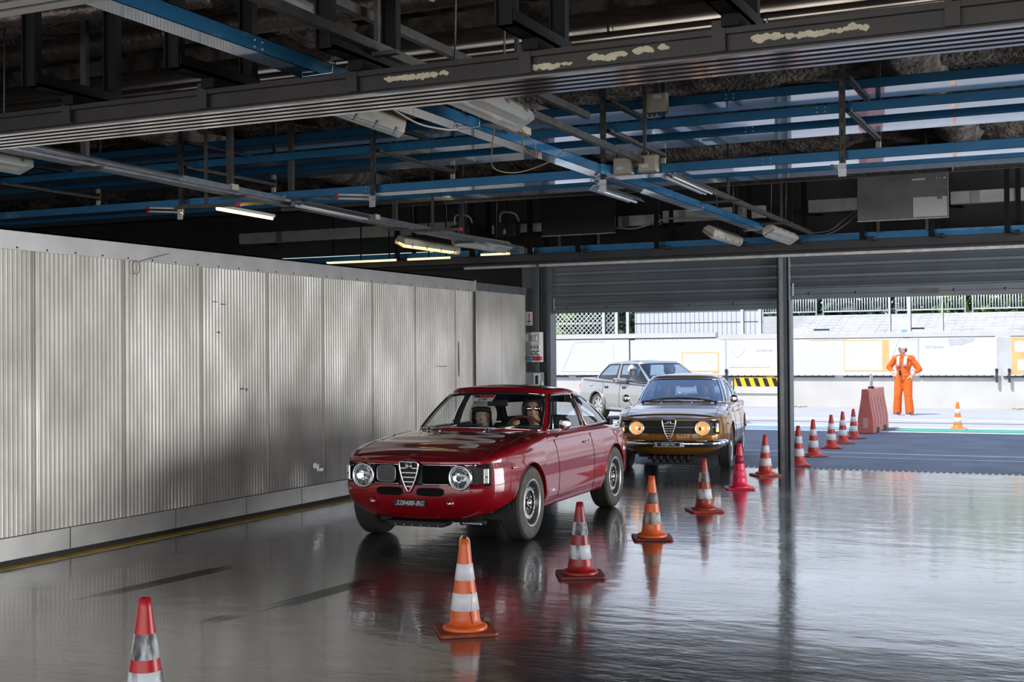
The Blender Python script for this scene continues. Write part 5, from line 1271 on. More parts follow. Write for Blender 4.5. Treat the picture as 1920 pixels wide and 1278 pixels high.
for k in range(9):
    x = -13.0 + 2.55 * k
    crowd_barrier(x, ['crowd barrier over the steps nearest the slatted wall', 'crowd barrier between the two grey-edged fence posts', 'crowd barrier just before the steel door post', 'crowd barrier just past the steel door post', 'crowd barrier with a thin fence post before it', 'crowd barrier above the red plastic barrier', 'crowd barrier above the marshal', 'crowd barrier with bright green leaves behind', 'crowd barrier at the outer edge of the view'][k], 46.2, 2.90)
struct(MB().b2(-14.6, 30, 45.79, 47.2, 0, 2.90).build('ground_terrace', m_step))
# trees: trunk and leaf crown
def leaf_mat(n, c): return M(n, c, .6, noise_s=2, noise_a=.5)
def tree(x, y, h, r, label, m, seed, dens=1500):
    t = empty('leafy_tree', (x, y, 0), 0, label, 'tree', 'trees beyond the grandstand'); rnd = random.Random(seed)
    MB().tube([(0, 0, 0), (.1, 0, h * .3), (0, .1, h * .6)], [.22, .18, .10], 8).build('trunk', m_pipe, t)
    q = MB()
    for i in range(dens):
        a = rnd.random() * 2 * PI; c_ = rnd.uniform(-1, 1); rr = r * (rnd.random() ** .4); s2 = math.sqrt(1 - c_ * c_)
        p = Vector((rr * s2 * math.cos(a), rr * s2 * math.sin(a), h * .55 + rr * c_ * .95)); u = Vector((rnd.gauss(0, 1), rnd.gauss(0, 1), rnd.gauss(0, 1))).normalized(); v = u.orthogonal().normalized(); sz = rnd.uniform(.16, .36)
        q.add([p, p + u * sz + v * sz * .4, p + u * sz * 2, p + u * sz - v * sz * .4], [(0, 1, 2, 3)])
    q.build('leaves', m, t).__setitem__('kind', 'stuff'); return t
lm1, lm2 = leaf_mat('leaf_bright', (.20, .34, .05)), leaf_mat('leaf_deep', (.05, .10, .04))
for i, (x, y, h, r, l, m) in enumerate(((-18.5, 42, 5.5, 2.4, 'bright green tree behind the mesh fence', lm1), (-16.2, 43.5, 5.0, 2.2, 'deep green tree behind the mesh fence, nearer the white posts', lm2), (-21.5, 43, 6, 2.5, 'deep green tree hidden mostly by the door jamb', lm2),
         (-12.6, 50, 6, 2.9, 'dark tree behind the slatted wall top', lm2), (-9.5, 50.5, 6, 2.8, 'dark tree behind the barriers short of the steel post', lm2), (-6.6, 50.5, 6, 2.8, 'dark tree behind the barriers past the steel post', lm2), (-3.8, 50.5, 6, 2.8, 'bright tree behind the barriers above the marshal', lm1), (-1.2, 50.5, 6, 2.8, 'dark tree behind the barriers above the traffic cone', lm2), (1.6, 50.5, 6, 2.8, 'dark tree behind the outermost barrier', lm2))):
    tree(x, y, h, r, l, m, i)
# red plastic barrier
t = empty('water_barrier', (-4.16, 26.25, 0), R_(0), 'faded red plastic road barrier with a small board on top, by the green line', 'barrier')
m_rb = M('red_plastic_faded', (.62, .16, .12), .5, noise_s=3, noise_a=.2); m_rb2 = M('red_plastic_side', (.70, .33, .28), .55, noise_s=3, noise_a=.2)
MB().prism([(-.16, 0), (-.15, .28), (-.08, .70), (-.07, .86), (.07, .86), (.08, .70), (.15, .28), (.16, 0)], 'y', -.95, .95).build('body', m_rb, t, bevel=.015)
for k in range(5): 
    y = -.75 + k * .36; MB().prism([(.172, .12), (.165, .30), (.095, .70), (.08, .70), (.145, .30), (.15, .12)], 'y', y, y + .05).build('rib', m_rb2, t)
for k in range(2): MB().b2(.10, .168, -.6 + k * .9, -.3 + k * .9, 0, .10).build('forklift_slot', m_black, t)
MB().b2(-.05, .05, -.96, -.93, .1, .3).build('coupling', m_rb2, t)
MB().box((.02, -.35, 1.0), (.02, .30, .26), rot=Matrix.Rotation(R_(-14), 3, 'X')).build('top_board', M('board_tan', (.45, .38, .35), .6), t); MB().b2(-.03, .07, -.42, -.28, .855, .90).build('board_holder', m_black, t)
for x, y, l in ((-8.0, 36.9, 'tan rubble heap at the wall foot beside the door post'), (-1.9, 36.9, 'tan rubble line at the wall foot past the cone')):
    q = MB(); rnd = random.Random(3)
    for k in range(14): q.lathe([(0, 0), (.05, .01), (.03, .05), (0, .06)], 6, (rnd.uniform(-.25, .25), rnd.uniform(-.1, .1), 0))
    o = q.build('rubble', M('rubble_tan', (.55, .48, .35), .9)); o.location = (x, y, 0); tag(o, l, 'rubble', None, 'stuff')

# ================================================================ SILVER SALOON
SA = dict(
    outline=[(2.10, 0), (2.10, .15), (2.09, .35), (2.07, .52), (2.03, .66), (1.94, .75), (1.80, .785), (1.6, .80), (1.255, .815), (.9, .81), (.4, .81), (0, .81), (-.5, .81), (-1.0, .81), (-1.255, .815), (-1.7, .80), (-2.05, .775), (-2.17, .70), (-2.21, .5), (-2.22, .25), (-2.22, 0)],
    side_u=(.22, .80),
    side_prof=[(.16, .06), (.24, .03), (.36, 0), (.60, 0), (.70, .012), (.86, .05), (.96, .07)],
    front_prof=[(.2, .10), (.3, 0), (.5, 0), (.7, .06)], rear_prof=[(.2, .1), (.35, 0), (.55, -.02), (.62, .02), (.9, .03)],
    zT=[(-2.3, .92), (-1.5, .90), (-.5, .86), (.6, .80), (1.4, .74), (2.0, .66), (2.2, .64)],
    zB=[(-2.3, .34), (-1.7, .24), (1.7, .20), (2.2, .20)], arches=[(1.255, .345, .31), (-1.255, .345, .31)],
    round=[(.05, .03), (.05, .035), (.04, .025)], xc=(-2.15, 2.03), zc=[(-2.15, .955), (-1.7, .96), (-1.5, .96), (.7, .86), (1.4, .80), (2.0, .71)], xcuts=[.62, -.30, -1.02])
SA_CAB = dict(
    bot=[(.98, 0, .87), (.95, .30, .87), (.88, .54, .865), (.78, .66, .86), (.45, .715, .855), (-.42, .73, .885), (-1.22, .72, .92), (-1.52, .64, .95), (-1.66, .35, .965), (-1.68, 0, .97)],
    top=[(.22, 0, 1.30), (.20, .28, 1.298), (.16, .46, 1.292), (.08, .53, 1.285), (-.05, .56, 1.285), (-.50, .575, 1.29), (-.98, .56, 1.275), (-1.15, .50, 1.26), (-1.25, .28, 1.27), (-1.27, 0, 1.27)],
    wins=[(0, 2.86, 'windshield'), (3.35, 4.95, 'side_window'), (5.15, 6.3, 'quarter_window'), (7.3, 9, 'rear_window')], vr=(.05, .93), round=(.05, .03), rxc=(-1.15, .12), rz=[(-1.15, 1.31), (-.6, 1.35), (-.2, 1.352), (.12, 1.335)], trim_r=.008)
m_sv = M('silver_paint', (.40, .39, .36), .3, .6, coat=.8)
sroot = empty('silver_saloon', (-9.62, 28.90, 0), R_(-37.4), 'silver four-door saloon turning in outside with a helmeted passenger at its window', 'car'); sroot.scale = (1.06,) * 3
smats = dict(body=m_sv, glass=glass_mat('glass_silver', (.62, .72, .80), 1.3), trim=M('trim_black', (.03, .03, .035), .5), inner=m_interior)
def sp_of(x, y, z, jr, u):
    if jr < 0:
        if -.30 < x < .62 and z > .27: return 'door:LF' if y > 0 else 'door:RF'
        if -1.02 < x < -.30 and z > .27: return 'door:LR' if y > 0 else 'door:RR'
        return 'body'
    if jr > 4 and -1.62 < x < .95 and abs(y) < .74: return None
    if jr > 4 and x > .95: return 'bonnet'
    return 'body'
ssh, sob = build_shell(SA, smats, sroot, sp_of); scb = build_cabin(SA_CAB, smats, sroot)
MB().b2(-1.6, 1.6, -.66, .66, .18, .26).b2(-1.66, -1.5, -.62, .62, .2, .93).b2(.78, .9, -.7, .7, .2, .82).build('interior_tub', m_interior, sroot)
for sy in (.36, -.36): scale_seat(sroot, -.12, sy, m_interior)
MB().box((-.98, 0, .62), (.16, 1.2, .5), rot=Matrix.Rotation(R_(-14), 3, 'Y')).build('rear_bench', m_interior, sroot, bevel=.03)
for sy in (1, -1):
    for xd in (.62, -.30, -1.02):
        pts = [ssh.S(ssh.u_of_x(xd), .26 + (.84 - .26) * i / 10, .001) for i in range(11)]
        if xd == -1.02: pts = pts[5:]
        MB().tube([(p.x, p.y * sy, p.z) for p in pts], .004, 5).build('door_gap', M('gap_line', (0, 0, 0)), sroot)
    pts = [ssh.S(ssh.u_of_x(-1.95 + 3.7 * i / 20), .90 - .085 * i / 20 * 1.6, .004) for i in range(21)]
    MB().tube([(p.x, p.y * sy, p.z) for p in pts], .016, 6).build('waist_trim', M('trim_grey', (.10, .10, .13), .5), sroot)
    for xx in (-.86, -.12): p = ssh.S(ssh.u_of_x(xx), .74, .006); MB().box((p.x, p.y * sy, p.z), (.13, .02, .045)).build('door_handle', smats['trim'], sroot)
    p = ssh.S(ssh.u_of_x(-1.55), .76, .003); MB().cyl((p.x, p.y * sy, p.z), (p.x, (p.y + .004) * sy, p.z), .05, 14).build('fuel_flap', m_sv, sroot)
    for xc, R, zc in SA['arches']:
        pts = [(lambda a: ssh.S(ssh.u_of_x(xc + R * math.cos(a)), zc + R * math.sin(a), .012))(R_(5) + (PI - R_(10)) * i / 20) for i in range(21)]
        MB().tube([(p.x, p.y * sy, p.z) for p in pts], .03, 8).build('flared_arch', m_sv, sroot)
        half_well(xc, sy, zc, .36, sroot, .5, .74)
    pts = [ssh.S(ssh.u_of_x(-.85 + 1.7 * i / 8), .26, .01) for i in range(9)]; MB().tube([(p.x, p.y * sy, p.z) for p in pts], .035, 8).build('side_skirt', m_sv, sroot)
    MB().box((-2.14, sy * .63, .72), (.10, .18, .15)).build('tail_lamp', M('tail_orange', (.75, .16, .05), .3), sroot, bevel=.015)
    for xx in (1.255, -1.255): make_wheel(sroot, xx, sy * .70, .305, .305, .19, sy, 'alloy', .20)
MB().box((-2.22, 0, .45), (.12, 1.60, .15)).build('rear_bumper', m_sv, sroot, bevel=.03); MB().box((2.10, 0, .42), (.12, 1.55, .16)).build('front_bumper', m_sv, sroot, bevel=.03)
MB().box((-2.15, 0, .975), (.06, 1.5, .03)).build('boot_spoiler', smats['trim'], sroot, bevel=.01)
MB().box((2.06, 0, .60), (.05, 1.2, .12)).build('grille', smats['trim'], sroot, bevel=.01)
MB().b2(-1.9, 1.9, -.5, .5, .18, .24).build('underbody', m_black, sroot)
# ================================================================ TRAFFIC CONES
def cone_kind(cb_, cbase, band, h, tip=None, dirt=0, bands=((.26, .435), (.57, .755))):
    """bands as fractions from the top"""
    t = empty('traffic_cone'); r0, r1 = .093, .025
    R = lambda z: r0 + (r1 - r0) * (z - .045) / (h - .045)
    MB().prism([(-.15, -.168), (.15, -.168), (.168, -.15), (.168, .15), (.15, .168), (-.15, .168), (-.168, .15), (-.168, -.15)], 'z', 0, .022).build('base', cbase, t, bevel=.006)
    prof = [(.128, .02), (.130, .034), (.120, .046), (.104, .048), (R(.055), .055)]
    zz = [.055 + (h - .055) * i / 12 for i in range(1, 13)]
    prof += [(R(z), z) for z in zz] + [(r1 - .008, h + .002), (r1 - .010, h - .03)]
    MB().lathe(prof, 40).build('cone_body', cb_, t)
    for a, b in bands:
        z1, z0 = h * (1 - a), h * (1 - b); MB().lathe([(R(z0) + .0005, z0), (R(z0) + .002, z0 + .001), (R(z1) + .002, z1 - .001), (R(z1) + .0005, z1)], 40).build('reflective_band', band, t)
    return t
mo = M('cone_orange', (.80, .13, .02), .38, noise_s=8, noise_a=.2); mob = M('cone_orange_base', (.36, .07, .02), .5, noise_s=10, noise_a=.5)
mr_ = M('cone_red', (.40, .012, .015), .38, noise_s=9, noise_a=.55, stretch=(1, 1, .4)); mrb = M('cone_red_base', (.22, .02, .02), .5, noise_s=10, noise_a=.4)
mf = M('cone_redorange', (.62, .045, .02), .4, noise_s=7, noise_a=.25); mfb = M('cone_redorange_base', (.45, .04, .02), .5, noise_s=9, noise_a=.3)
bw = M('band_white', (.78, .77, .78), .4, noise_s=9, noise_a=.1)
bd = M('band_dirty', (.66, .68, .68), .45, noise_s=16, col2=(.10, .09, .09), thr=(.40, .52), stretch=(1, 1, .25))
bdd = M('band_very_dirty', (.50, .46, .43), .5, noise_s=14, col2=(.14, .10, .08), thr=(.40, .60), stretch=(1, 1, .25))
mp_ = M('cone_backlit_magenta', (.85, .02, .08), .35); mpb = M('cone_magenta_base', (.6, .01, .05), .4); bp_ = M('band_backlit_pink', (.90, .06, .14), .4);  # backlit glow of the translucent plastic is put into the cone and band colours
kA = cone_kind(mo, mob, bw, .535); kA.location = (-3.34, 6.52, 0); kA.rotation_euler = (0, 0, R_(36)); tag(kA, 'orange traffic cone with a torn cream tip and two clean white bands', 'traffic cone')
MB().tube([(-.030, .0, .46), (-.023, 0, .538), (-.01, .02, .552)], .005, 6).tube([(.036, 0, .42), (.025, 0, .53), (.012, -.01, .545)], .006, 6).build('torn_tip', M('torn_cream', (.75, .62, .40), .6), kA)
MB().tube([(.030, -.086, .06), (.02, -.081, .12), (.026, -.072, .17), (.028, -.060, .24)], .0018, 5).build('crack', m_black, kA)
kB = cone_kind(mr_, mrb, bd, .53); kB.location = (-3.41, 8.48, 0); kB.rotation_euler = (0, 0, R_(28)); tag(kB, 'dark red traffic cone with streaked grey-white bands, beside the red coupe front wheel', 'traffic cone')
kC = cone_kind(mo, mrb, bdd, .54); kC.location = (-3.52, 10.42, 0); kC.rotation_euler = (0, 0, R_(24)); tag(kC, 'orange traffic cone with worn brownish bands, third along the floor', 'traffic cone')
kD = cone_kind(M('cone_dirty_red', (.42, .05, .02), .4, noise_s=9, noise_a=.5), mfb, bd, .53); kD.location = (-3.64, 12.42, 0); kD.rotation_euler = (0, 0, R_(31)); tag(kD, 'scuffed red-brown traffic cone just before the bright magenta one', 'traffic cone')
kE = cone_kind(mp_, mpb, bp_, .53); kE.location = (-3.85, 14.6, 0); kE.rotation_euler = (0, 0, R_(20)); tag(kE, 'traffic cone coloured bright magenta-red, bands included, as if lit from behind', 'traffic cone'); kE.children[-2].data.materials[0] = M('band_crimson', (.35, .01, .04), .45)
kF = cone_kind(mf, mfb, bw, .53); kF.location = (-3.95, 16.28, 0); kF.rotation_euler = (0, 0, R_(35)); tag(kF, 'red and white traffic cone with a chipped top just inside the door post', 'traffic cone')
labs = ['red and white traffic cone half hidden behind the steel door post', 'red and white traffic cone first in the open past the door post', 'red and white traffic cone between the two outer pairs, mid apron', 'red and white traffic cone second from the plastic barrier', 'red and white traffic cone touching distance from the plastic barrier']
for i, (x, y, rz, h) in enumerate(((-3.86, 17.85, 15, 1.06), (-4.0, 19.55, 40, 1.06), (-4.06, 21.3, 10, 1.04), (-4.09, 22.5, 30, 1.04), (-4.13, 23.8, 50, 1.02))):
    k = copy_tree(kF); k.location = (x, y, 0); k.rotation_euler = (0, 0, R_(rz)); k.scale = (1, 1, h); k['label'] = labs[i]; k['group'] = 'red and white cones on the apron'
kG = cone_kind(M('cone_bright_orange', (.9, .22, .03), .4), M('cone_bright_base', (.75, .35, .18), .5), bw, .56); kG.location = (-2.64, 27.2, 0); tag(kG, 'bright orange and white traffic cone alone on the green line', 'traffic cone')
kH = cone_kind(M('cone_tip_red', (.55, .012, .015), .35, noise_s=9, noise_a=.3), mrb, bd, .53, bands=((.29, .50), (.60, .78))); kH.location = (-3.86, 4.42, 0); kH.rotation_euler = (0, 0, R_(20)); tag(kH, 'red-topped traffic cone cut off by the bottom edge of the picture', 'traffic cone')
# ================================================================ PEOPLE
def cap_pts(mb, p0, p1, r0, r1, n=14):
    p0, p1 = Vector(p0), Vector(p1); d = (p1 - p0).normalized(); pts = []; rr = []
    for k in range(5): a = PI / 2 * (1 - k / 4); pts.append(p0 - d * r0 * math.sin(a)); rr.append(max(1e-4, r0 * math.cos(a)))
    for k in range(5): a = PI / 2 * k / 4; pts.append(p1 + d * r1 * math.sin(a)); rr.append(max(1e-4, r1 * math.cos(a)))
    mb.tube(pts, rr, n)
def ell(mb, c, r, rot=None, n=18):
    vs = []; fs = []; m = n // 2
    for i in range(m + 1):
        for k in range(n):
            a = PI * i / m; b = 2 * PI * k / n; p = Vector((r[0] * math.sin(a) * math.cos(b), r[1] * math.sin(a) * math.sin(b), r[2] * math.cos(a)))
            if rot is not None: p = rot @ p
            vs.append(p + Vector(c))
    for i in range(m):
        for k in range(n): fs.append((i * n + k, i * n + (k + 1) % n, (i + 1) * n + (k + 1) % n, (i + 1) * n + k))
    mb.add(vs, fs, 0, True)
def remeshed(mb, name, mats, parent, vox, fn=None, smooth=2):
    o = mb.build(name, mats, None); bm = bmesh.new(); bm.from_mesh(o.data); bmesh.ops.remove_doubles(bm, verts=bm.verts, dist=1e-5); bm.to_mesh(o.data); bm.free()
    r = o.modifiers.new('r', 'REMESH'); r.mode = 'VOXEL'; r.voxel_size = vox; s = o.modifiers.new('s', 'SMOOTH'); s.iterations = smooth; s.factor = .5
    dg = bpy.context.evaluated_depsgraph_get(); dg.update(); me = bpy.data.meshes.new_from_object(o.evaluated_get(dg)); bpy.data.objects.remove(o)
    me.materials.clear()
    for m in (mats if isinstance(mats, (list, tuple)) else [mats]): me.materials.append(m)
    for p in me.polygons:
        p.use_smooth = True; p.material_index = fn(p.center) if fn else 0
    q = bpy.data.objects.new(name, me); C.objects.link(q)
    if parent is not None: q.parent = parent
    return q
def head_parts(mb, c, M3, s=1.0):
    """face towards +x of M3"""
    def E(p, r, rot=None): ell(mb, Vector(c) + M3 @ (Vector(p) * s), tuple(q * s for q in r), M3 if rot is None else M3 @ rot)
    E((-.012, 0, .03), (.098, .078, .092)); E((.012, 0, -.035), (.072, .062, .075)); E((.045, 0, -.085), (.034, .036, .026)); E((-.005, .05, -.055), (.05, .020, .04)); E((-.005, -.05, -.055), (.05, .020, .04))
    E((.088, 0, -.018), (.020, .014, .016)); cap_pts(mb, Vector(c) + M3 @ (Vector((.082, 0, .022)) * s), Vector(c) + M3 @ (Vector((.096, 0, -.016)) * s), .009 * s, .013 * s)
    E((.074, 0, -.058), (.014, .026, .006)); E((.072, 0, -.069), (.013, .021, .007)); E((.074, .03, .036), (.014, .026, .008)); E((.074, -.03, .036), (.014, .026, .008))
    E((.058, .038, -.02), (.022, .020, .020)); E((.058, -.038, -.02), (.022, .020, .020))
    for sy in (1, -1): E((-.005, .078 * sy, -.005), (.016, .010, .030)); 
def face_extras(parent, c, M3, s, lipm=None, eyes=True):
    out = []
    if eyes:
        for sy in (1, -1):
            q = MB(); ell(q, Vector(c) + M3 @ (Vector((.0735, .030 * sy, .014)) * s), (.0098 * s, .0098 * s, .0058 * s), None, 12); q.build('eye', M('eye_white', (.75, .73, .7), .2), parent)
            q = MB(); ell(q, Vector(c) + M3 @ (Vector((.0795, .030 * sy, .014)) * s), (.0052 * s, .0056 * s, .0044 * s), None, 10); q.build('iris', M('eye_dark', (.03, .02, .015), .2), parent)
    q = MB(); ell(q, Vector(c) + M3 @ (Vector((.0835, 0, -.0635)) * s), (.008 * s, .021 * s, .006 * s), M3, 12); q.build('lips', lipm or M('lip', (.45, .16, .13), .5), parent)
def hand(mb, w, d, up, s=1.0, curl=.5, side=1):
    """w wrist, d direction along the hand, up back-of-hand normal"""
    w, d, up = Vector(w), Vector(d).normalized(), Vector(up).normalized(); up = (up - d * up.dot(d)).normalized(); sd_ = d.cross(up) * side
    pc = w + d * .05 * s
    R3 = Matrix((d, sd_, up)).transposed(); ell(mb, pc, (.055 * s, .042 * s, .018 * s), R3)
    for k, (o, L) in enumerate(((-.030, .070), (-.010, .080), (.010, .075), (.029, .058))):
        a = w + d * .092 * s + sd_ * o * s; L *= s; c1 = curl * .7; c2 = curl * 1.8
        b = a + (d * math.cos(c1) - up * math.sin(c1)) * L * .45; e = b + (d * math.cos(c2) - up * math.sin(c2)) * L * .35; g = e + (d * math.cos(c2 * 1.4) - up * math.sin(c2 * 1.4)) * L * .25
        cap_pts(mb, a, b, .0095 * s, .009 * s, 10); cap_pts(mb, b, e, .009 * s, .008 * s, 10); cap_pts(mb, e, g, .008 * s, .007 * s, 10)
    a = w + d * .02 * s - sd_ * .034 * s; b = a + (d * .6 - sd_ * .75 - up * .25).normalized() * .042 * s; e = b + (d * .9 - sd_ * .25 - up * .35).normalized() * .032 * s
    cap_pts(mb, a, b, .014 * s, .011 * s, 10); cap_pts(mb, b, e, .011 * s, .009 * s, 10)
def rotm(yaw, pitch=0, roll=0): return (Matrix.Rotation(yaw, 3, 'Z') @ Matrix.Rotation(pitch, 3, 'Y') @ Matrix.Rotation(roll, 3, 'X'))
def helmet(parent, c, M3, s, mat, opening=(.62, .55), name='helmet', pad=None, full=False):
    vs = []; fs = []; n = 120; m = 72; R = (.132 * s, .118 * s, .138 * s); keep = []
    for i in range(m + 1):
        for k in range(n):
            a = PI * i / m; b = 2 * PI * k / n; vs.append(Vector((R[0] * math.sin(a) * math.cos(b), R[1] * math.sin(a) * math.sin(b), R[2] * math.cos(a))))
    for i in range(m):
        for k in range(n):
            q = (i * n + k, i * n + (k + 1) % n, (i + 1) * n + (k + 1) % n, (i + 1) * n + k); ct = sum((vs[j] for j in q), Vector()) / 4
            u = ct.y / R[1]; v = ct.z / R[2]
            if ct.x > 0 and (abs(u) / opening[0]) ** 4 + (abs(v + .28) / opening[1]) ** 4 < 1: continue
            if v < -.86: continue
            fs.append(q)
    o = MB().add([Vector(c) + M3 @ (v + Vector((-.012, 0, .012)) * s) for v in vs], fs, 0, True).build(name, [mat, pad or m_black], parent)
    sf = o.modifiers.new('s', 'SOLIDIFY'); sf.thickness = .022 * s; sf.offset = -1; sf.material_offset = 1; sf.material_offset_rim = 1
    return o
def seated(name, parent_car, hip, head, yaw, label, cloth, skin, hands=None, s=1.0, scale=1.0, lean=0, vox=.009, arm_out=None, eyes=True, extras=None, headrot=None):
    """local car frame (x forward), placed in world through the car transform"""
    root = empty(name, (0, 0, 0), 0, label, 'person'); root.matrix_world = parent_car.matrix_world.copy()
    root.location = parent_car.location; root.rotation_euler = parent_car.rotation_euler; root.scale = parent_car.scale
    hx, hy, hz = hip; hd = Vector(head); M3 = headrot or rotm(yaw)
    sh = Vector((hd.x - .045, hd.y, hd.z - .24)); shl, shr = sh + Vector((0, .17, -.01)), sh + Vector((0, -.17, -.01))
    b = MB(); head_parts(b, hd, M3, 1.0)
    cap_pts(b, hd + Vector((-.02, 0, -.08)), sh + Vector((0, 0, .03)), .052, .058)
    cap_pts(b, (hx, hy, hz), (sh.x, sh.y, sh.z - .06), .115, .12); cap_pts(b, shl, shr, .06, .06)
    for sy in (1, -1):
        cap_pts(b, (hx, hy + .08 * sy, hz), (hx + .42, hy + .11 * sy, hz + .10), .075, .055); cap_pts(b, (hx + .42, hy + .11 * sy, hz + .10), (hx + .72, hy + .11 * sy, hz - .08), .052, .038); cap_pts(b, (hx + .72, hy + .11 * sy, hz - .09), (hx + .86, hy + .11 * sy, hz - .07), .034, .03)
    arms = []
    for sy, S_ in ((1, shl), (-1, shr)):
        hp = (hands or {}).get(sy) or (hx + .30, hy + .12 * sy, hz + .12); hp = Vector(hp)
        if arm_out and sy in arm_out: el = Vector(arm_out[sy])
        else: el = (S_ + hp) / 2 + Vector((-.04, .06 * sy, -.09))
        wv = hp + (el - hp).normalized() * .06
        cap_pts(b, S_, el, .046, .038); cap_pts(b, el, wv, .037, .026); arms.append((S_, el, wv))
        hand(b, wv, hp - el, Vector((0, 0, 1)) + Vector((.3, 0, 0)), 1.0, .8, sy)
    remeshed(b, 'body_skin', [skin], root, vox)
    g = MB(); cap_pts(g, (hx, hy, hz), (sh.x, sh.y, sh.z - .06), .14, .142); cap_pts(g, shl, shr, .075, .075); ell(g, sh + Vector((0, 0, .01)), (.075, .10, .05))
    for sy in (1, -1):
        cap_pts(g, (hx, hy + .08 * sy, hz), (hx + .42, hy + .11 * sy, hz + .10), .088, .068); cap_pts(g, (hx + .42, hy + .11 * sy, hz + .10), (hx + .70, hy + .11 * sy, hz - .07), .066, .052)
    for S_, el, wv in arms: cap_pts(g, S_, el, .060, .050); cap_pts(g, el, el + (wv - el) * .85, .049, .036)
    remeshed(g, 'clothing', [cloth], root, vox * 1.3)
    face_extras(root, hd, M3, 1.0, None, eyes)
    return root, hd, M3
red = bpy.data.objects['red_coupe']; gold = bpy.data.objects['ochre_coupe']
c_navy = M('cloth_navy', (.02, .025, .04), .8); c_tan = M('cloth_tan', (.16, .11, .08), .85); c_black = M('cloth_black', (.014, .014, .016), .85); c_grey = M('cloth_grey', (.22, .22, .22), .85)
skin2 = M('skin_shaded', (.50, .28, .20), .55); skin3 = M('skin_pale', (.58, .38, .30), .55)
# driver of the red coupe
r, hd, M3 = seated('person', red, (-.30, .32, .40), (-.10, .295, 1.005), R_(12), 'person driving the red coupe in a dark open-face helmet and mirrored sunglasses', c_tan, skin2, {1: (.17, .47, .86), -1: (.15, .20, .90)}, eyes=False, headrot=rotm(R_(14), R_(-4)))
helmet(r, hd, M3, .98, M('helmet_black', (.015, .014, .015), .3), (.68, .86))
sg = MB()
for sy in (1, -1): ell(sg, hd + M3 @ Vector((.090, .034 * sy, .016)), (.010, .030, .020), M3, 14)
sg.tube([hd + M3 @ Vector((.098, -.03, .024)), hd + M3 @ Vector((.098, .03, .024))], .004, 6)
for sy in (1, -1): sg.tube([hd + M3 @ Vector((.09, .062 * sy, .02)), hd + M3 @ Vector((.0, .084 * sy, .015))], .003, 6)
sg.build('sunglasses', M('mirror_lens', (.55, .56, .58), .05, 1.0), r)
# passenger of the red coupe
r, hd, M3 = seated('person', red, (-.42, -.30, .36), (-.28, -.295, .935), R_(0), 'person in the red coupe passenger seat wearing a white helmet with black lining', c_black, skin3, None, headrot=rotm(R_(14)))
helmet(r, hd, M3, 1.12, M('helmet_cream', (.62, .60, .52), .3), (.74, .80), pad=m_black)
MB().tube([hd + M3 @ Vector((.105, .085 * math.sin(a), .055 + .02 * math.cos(a))) for a in [-1.3 + 2.6 * k / 10 for k in range(11)]], .026, 8).build('brow_padding', M('padding_black', (.02, .02, .022), .7), r)
# people in the ochre coupe
r, hd, M3 = seated('person', gold, (-.30, .30, .42), (-.15, .275, 1.03), R_(0), 'person driving the ochre coupe in a full dark helmet, leaning over the wheel', c_black, skin2, {1: (.17, .47, .86), -1: (.15, .20, .90)})
helmet(r, hd, M3, 1.12, M('helmet_slate', (.05, .06, .08), .3), (.66, .50)); 
r, hd, M3 = seated('person', gold, (-.32, -.29, .40), (-.2, -.285, 1.005), R_(10), 'person in the ochre coupe passenger seat, helmet with pale studs', c_navy, skin2, None)
helmet(r, hd, M3, 1.12, M('helmet_slate2', (.10, .11, .14), .3), (.66, .55))
q = MB()
for k in range(5): a = -1.2 + .6 * k; ell(q, hd + M3 @ Vector((.09 * math.cos(a), .125 * math.sin(a), .085)), (.012, .012, .012), None, 8)
q.build('helmet_studs', m_white, r)
# people in the silver saloon
r, hd, M3 = seated('person', sroot, (-.20, -.40, .48), (-.12, -.53, 1.105), R_(-35), 'person in a white helmet resting an arm on the silver saloon window sill', c_grey, skin3, {-1: (-.42, -.83, .93)}, arm_out={-1: (.02, -.84, .90)})
helmet(r, hd, M3, 1.12, M('helmet_white', (.72, .70, .62), .35), (.66, .55))
r, hd, M3 = seated('person', sroot, (-.12, .37, .50), (.0, .37, 1.12), R_(0), 'person driving the silver saloon in dark clothing and helmet', c_black, skin2, {1: (.40, .50, .95), -1: (.40, .25, .95)})
helmet(r, hd, M3, 1.1, M('helmet_maroon', (.06, .02, .025), .4), (.66, .55))

# ---- marshal standing on the track side, hands on hips
mroot = empty('person', (-4.46, 32.85, 0), R_(-97), 'person in an orange marshal coverall standing hands on hips beside the track', 'person'); mroot.scale = (1.02, 1.02, .985)
m_or = M('coverall_orange', (.88, .155, .012), .75, noise_s=9, noise_a=.22, bump=.25, bump_s=12)
HD = Vector((.03, -.02, 1.675)); M3 = rotm(R_(-42), R_(10))
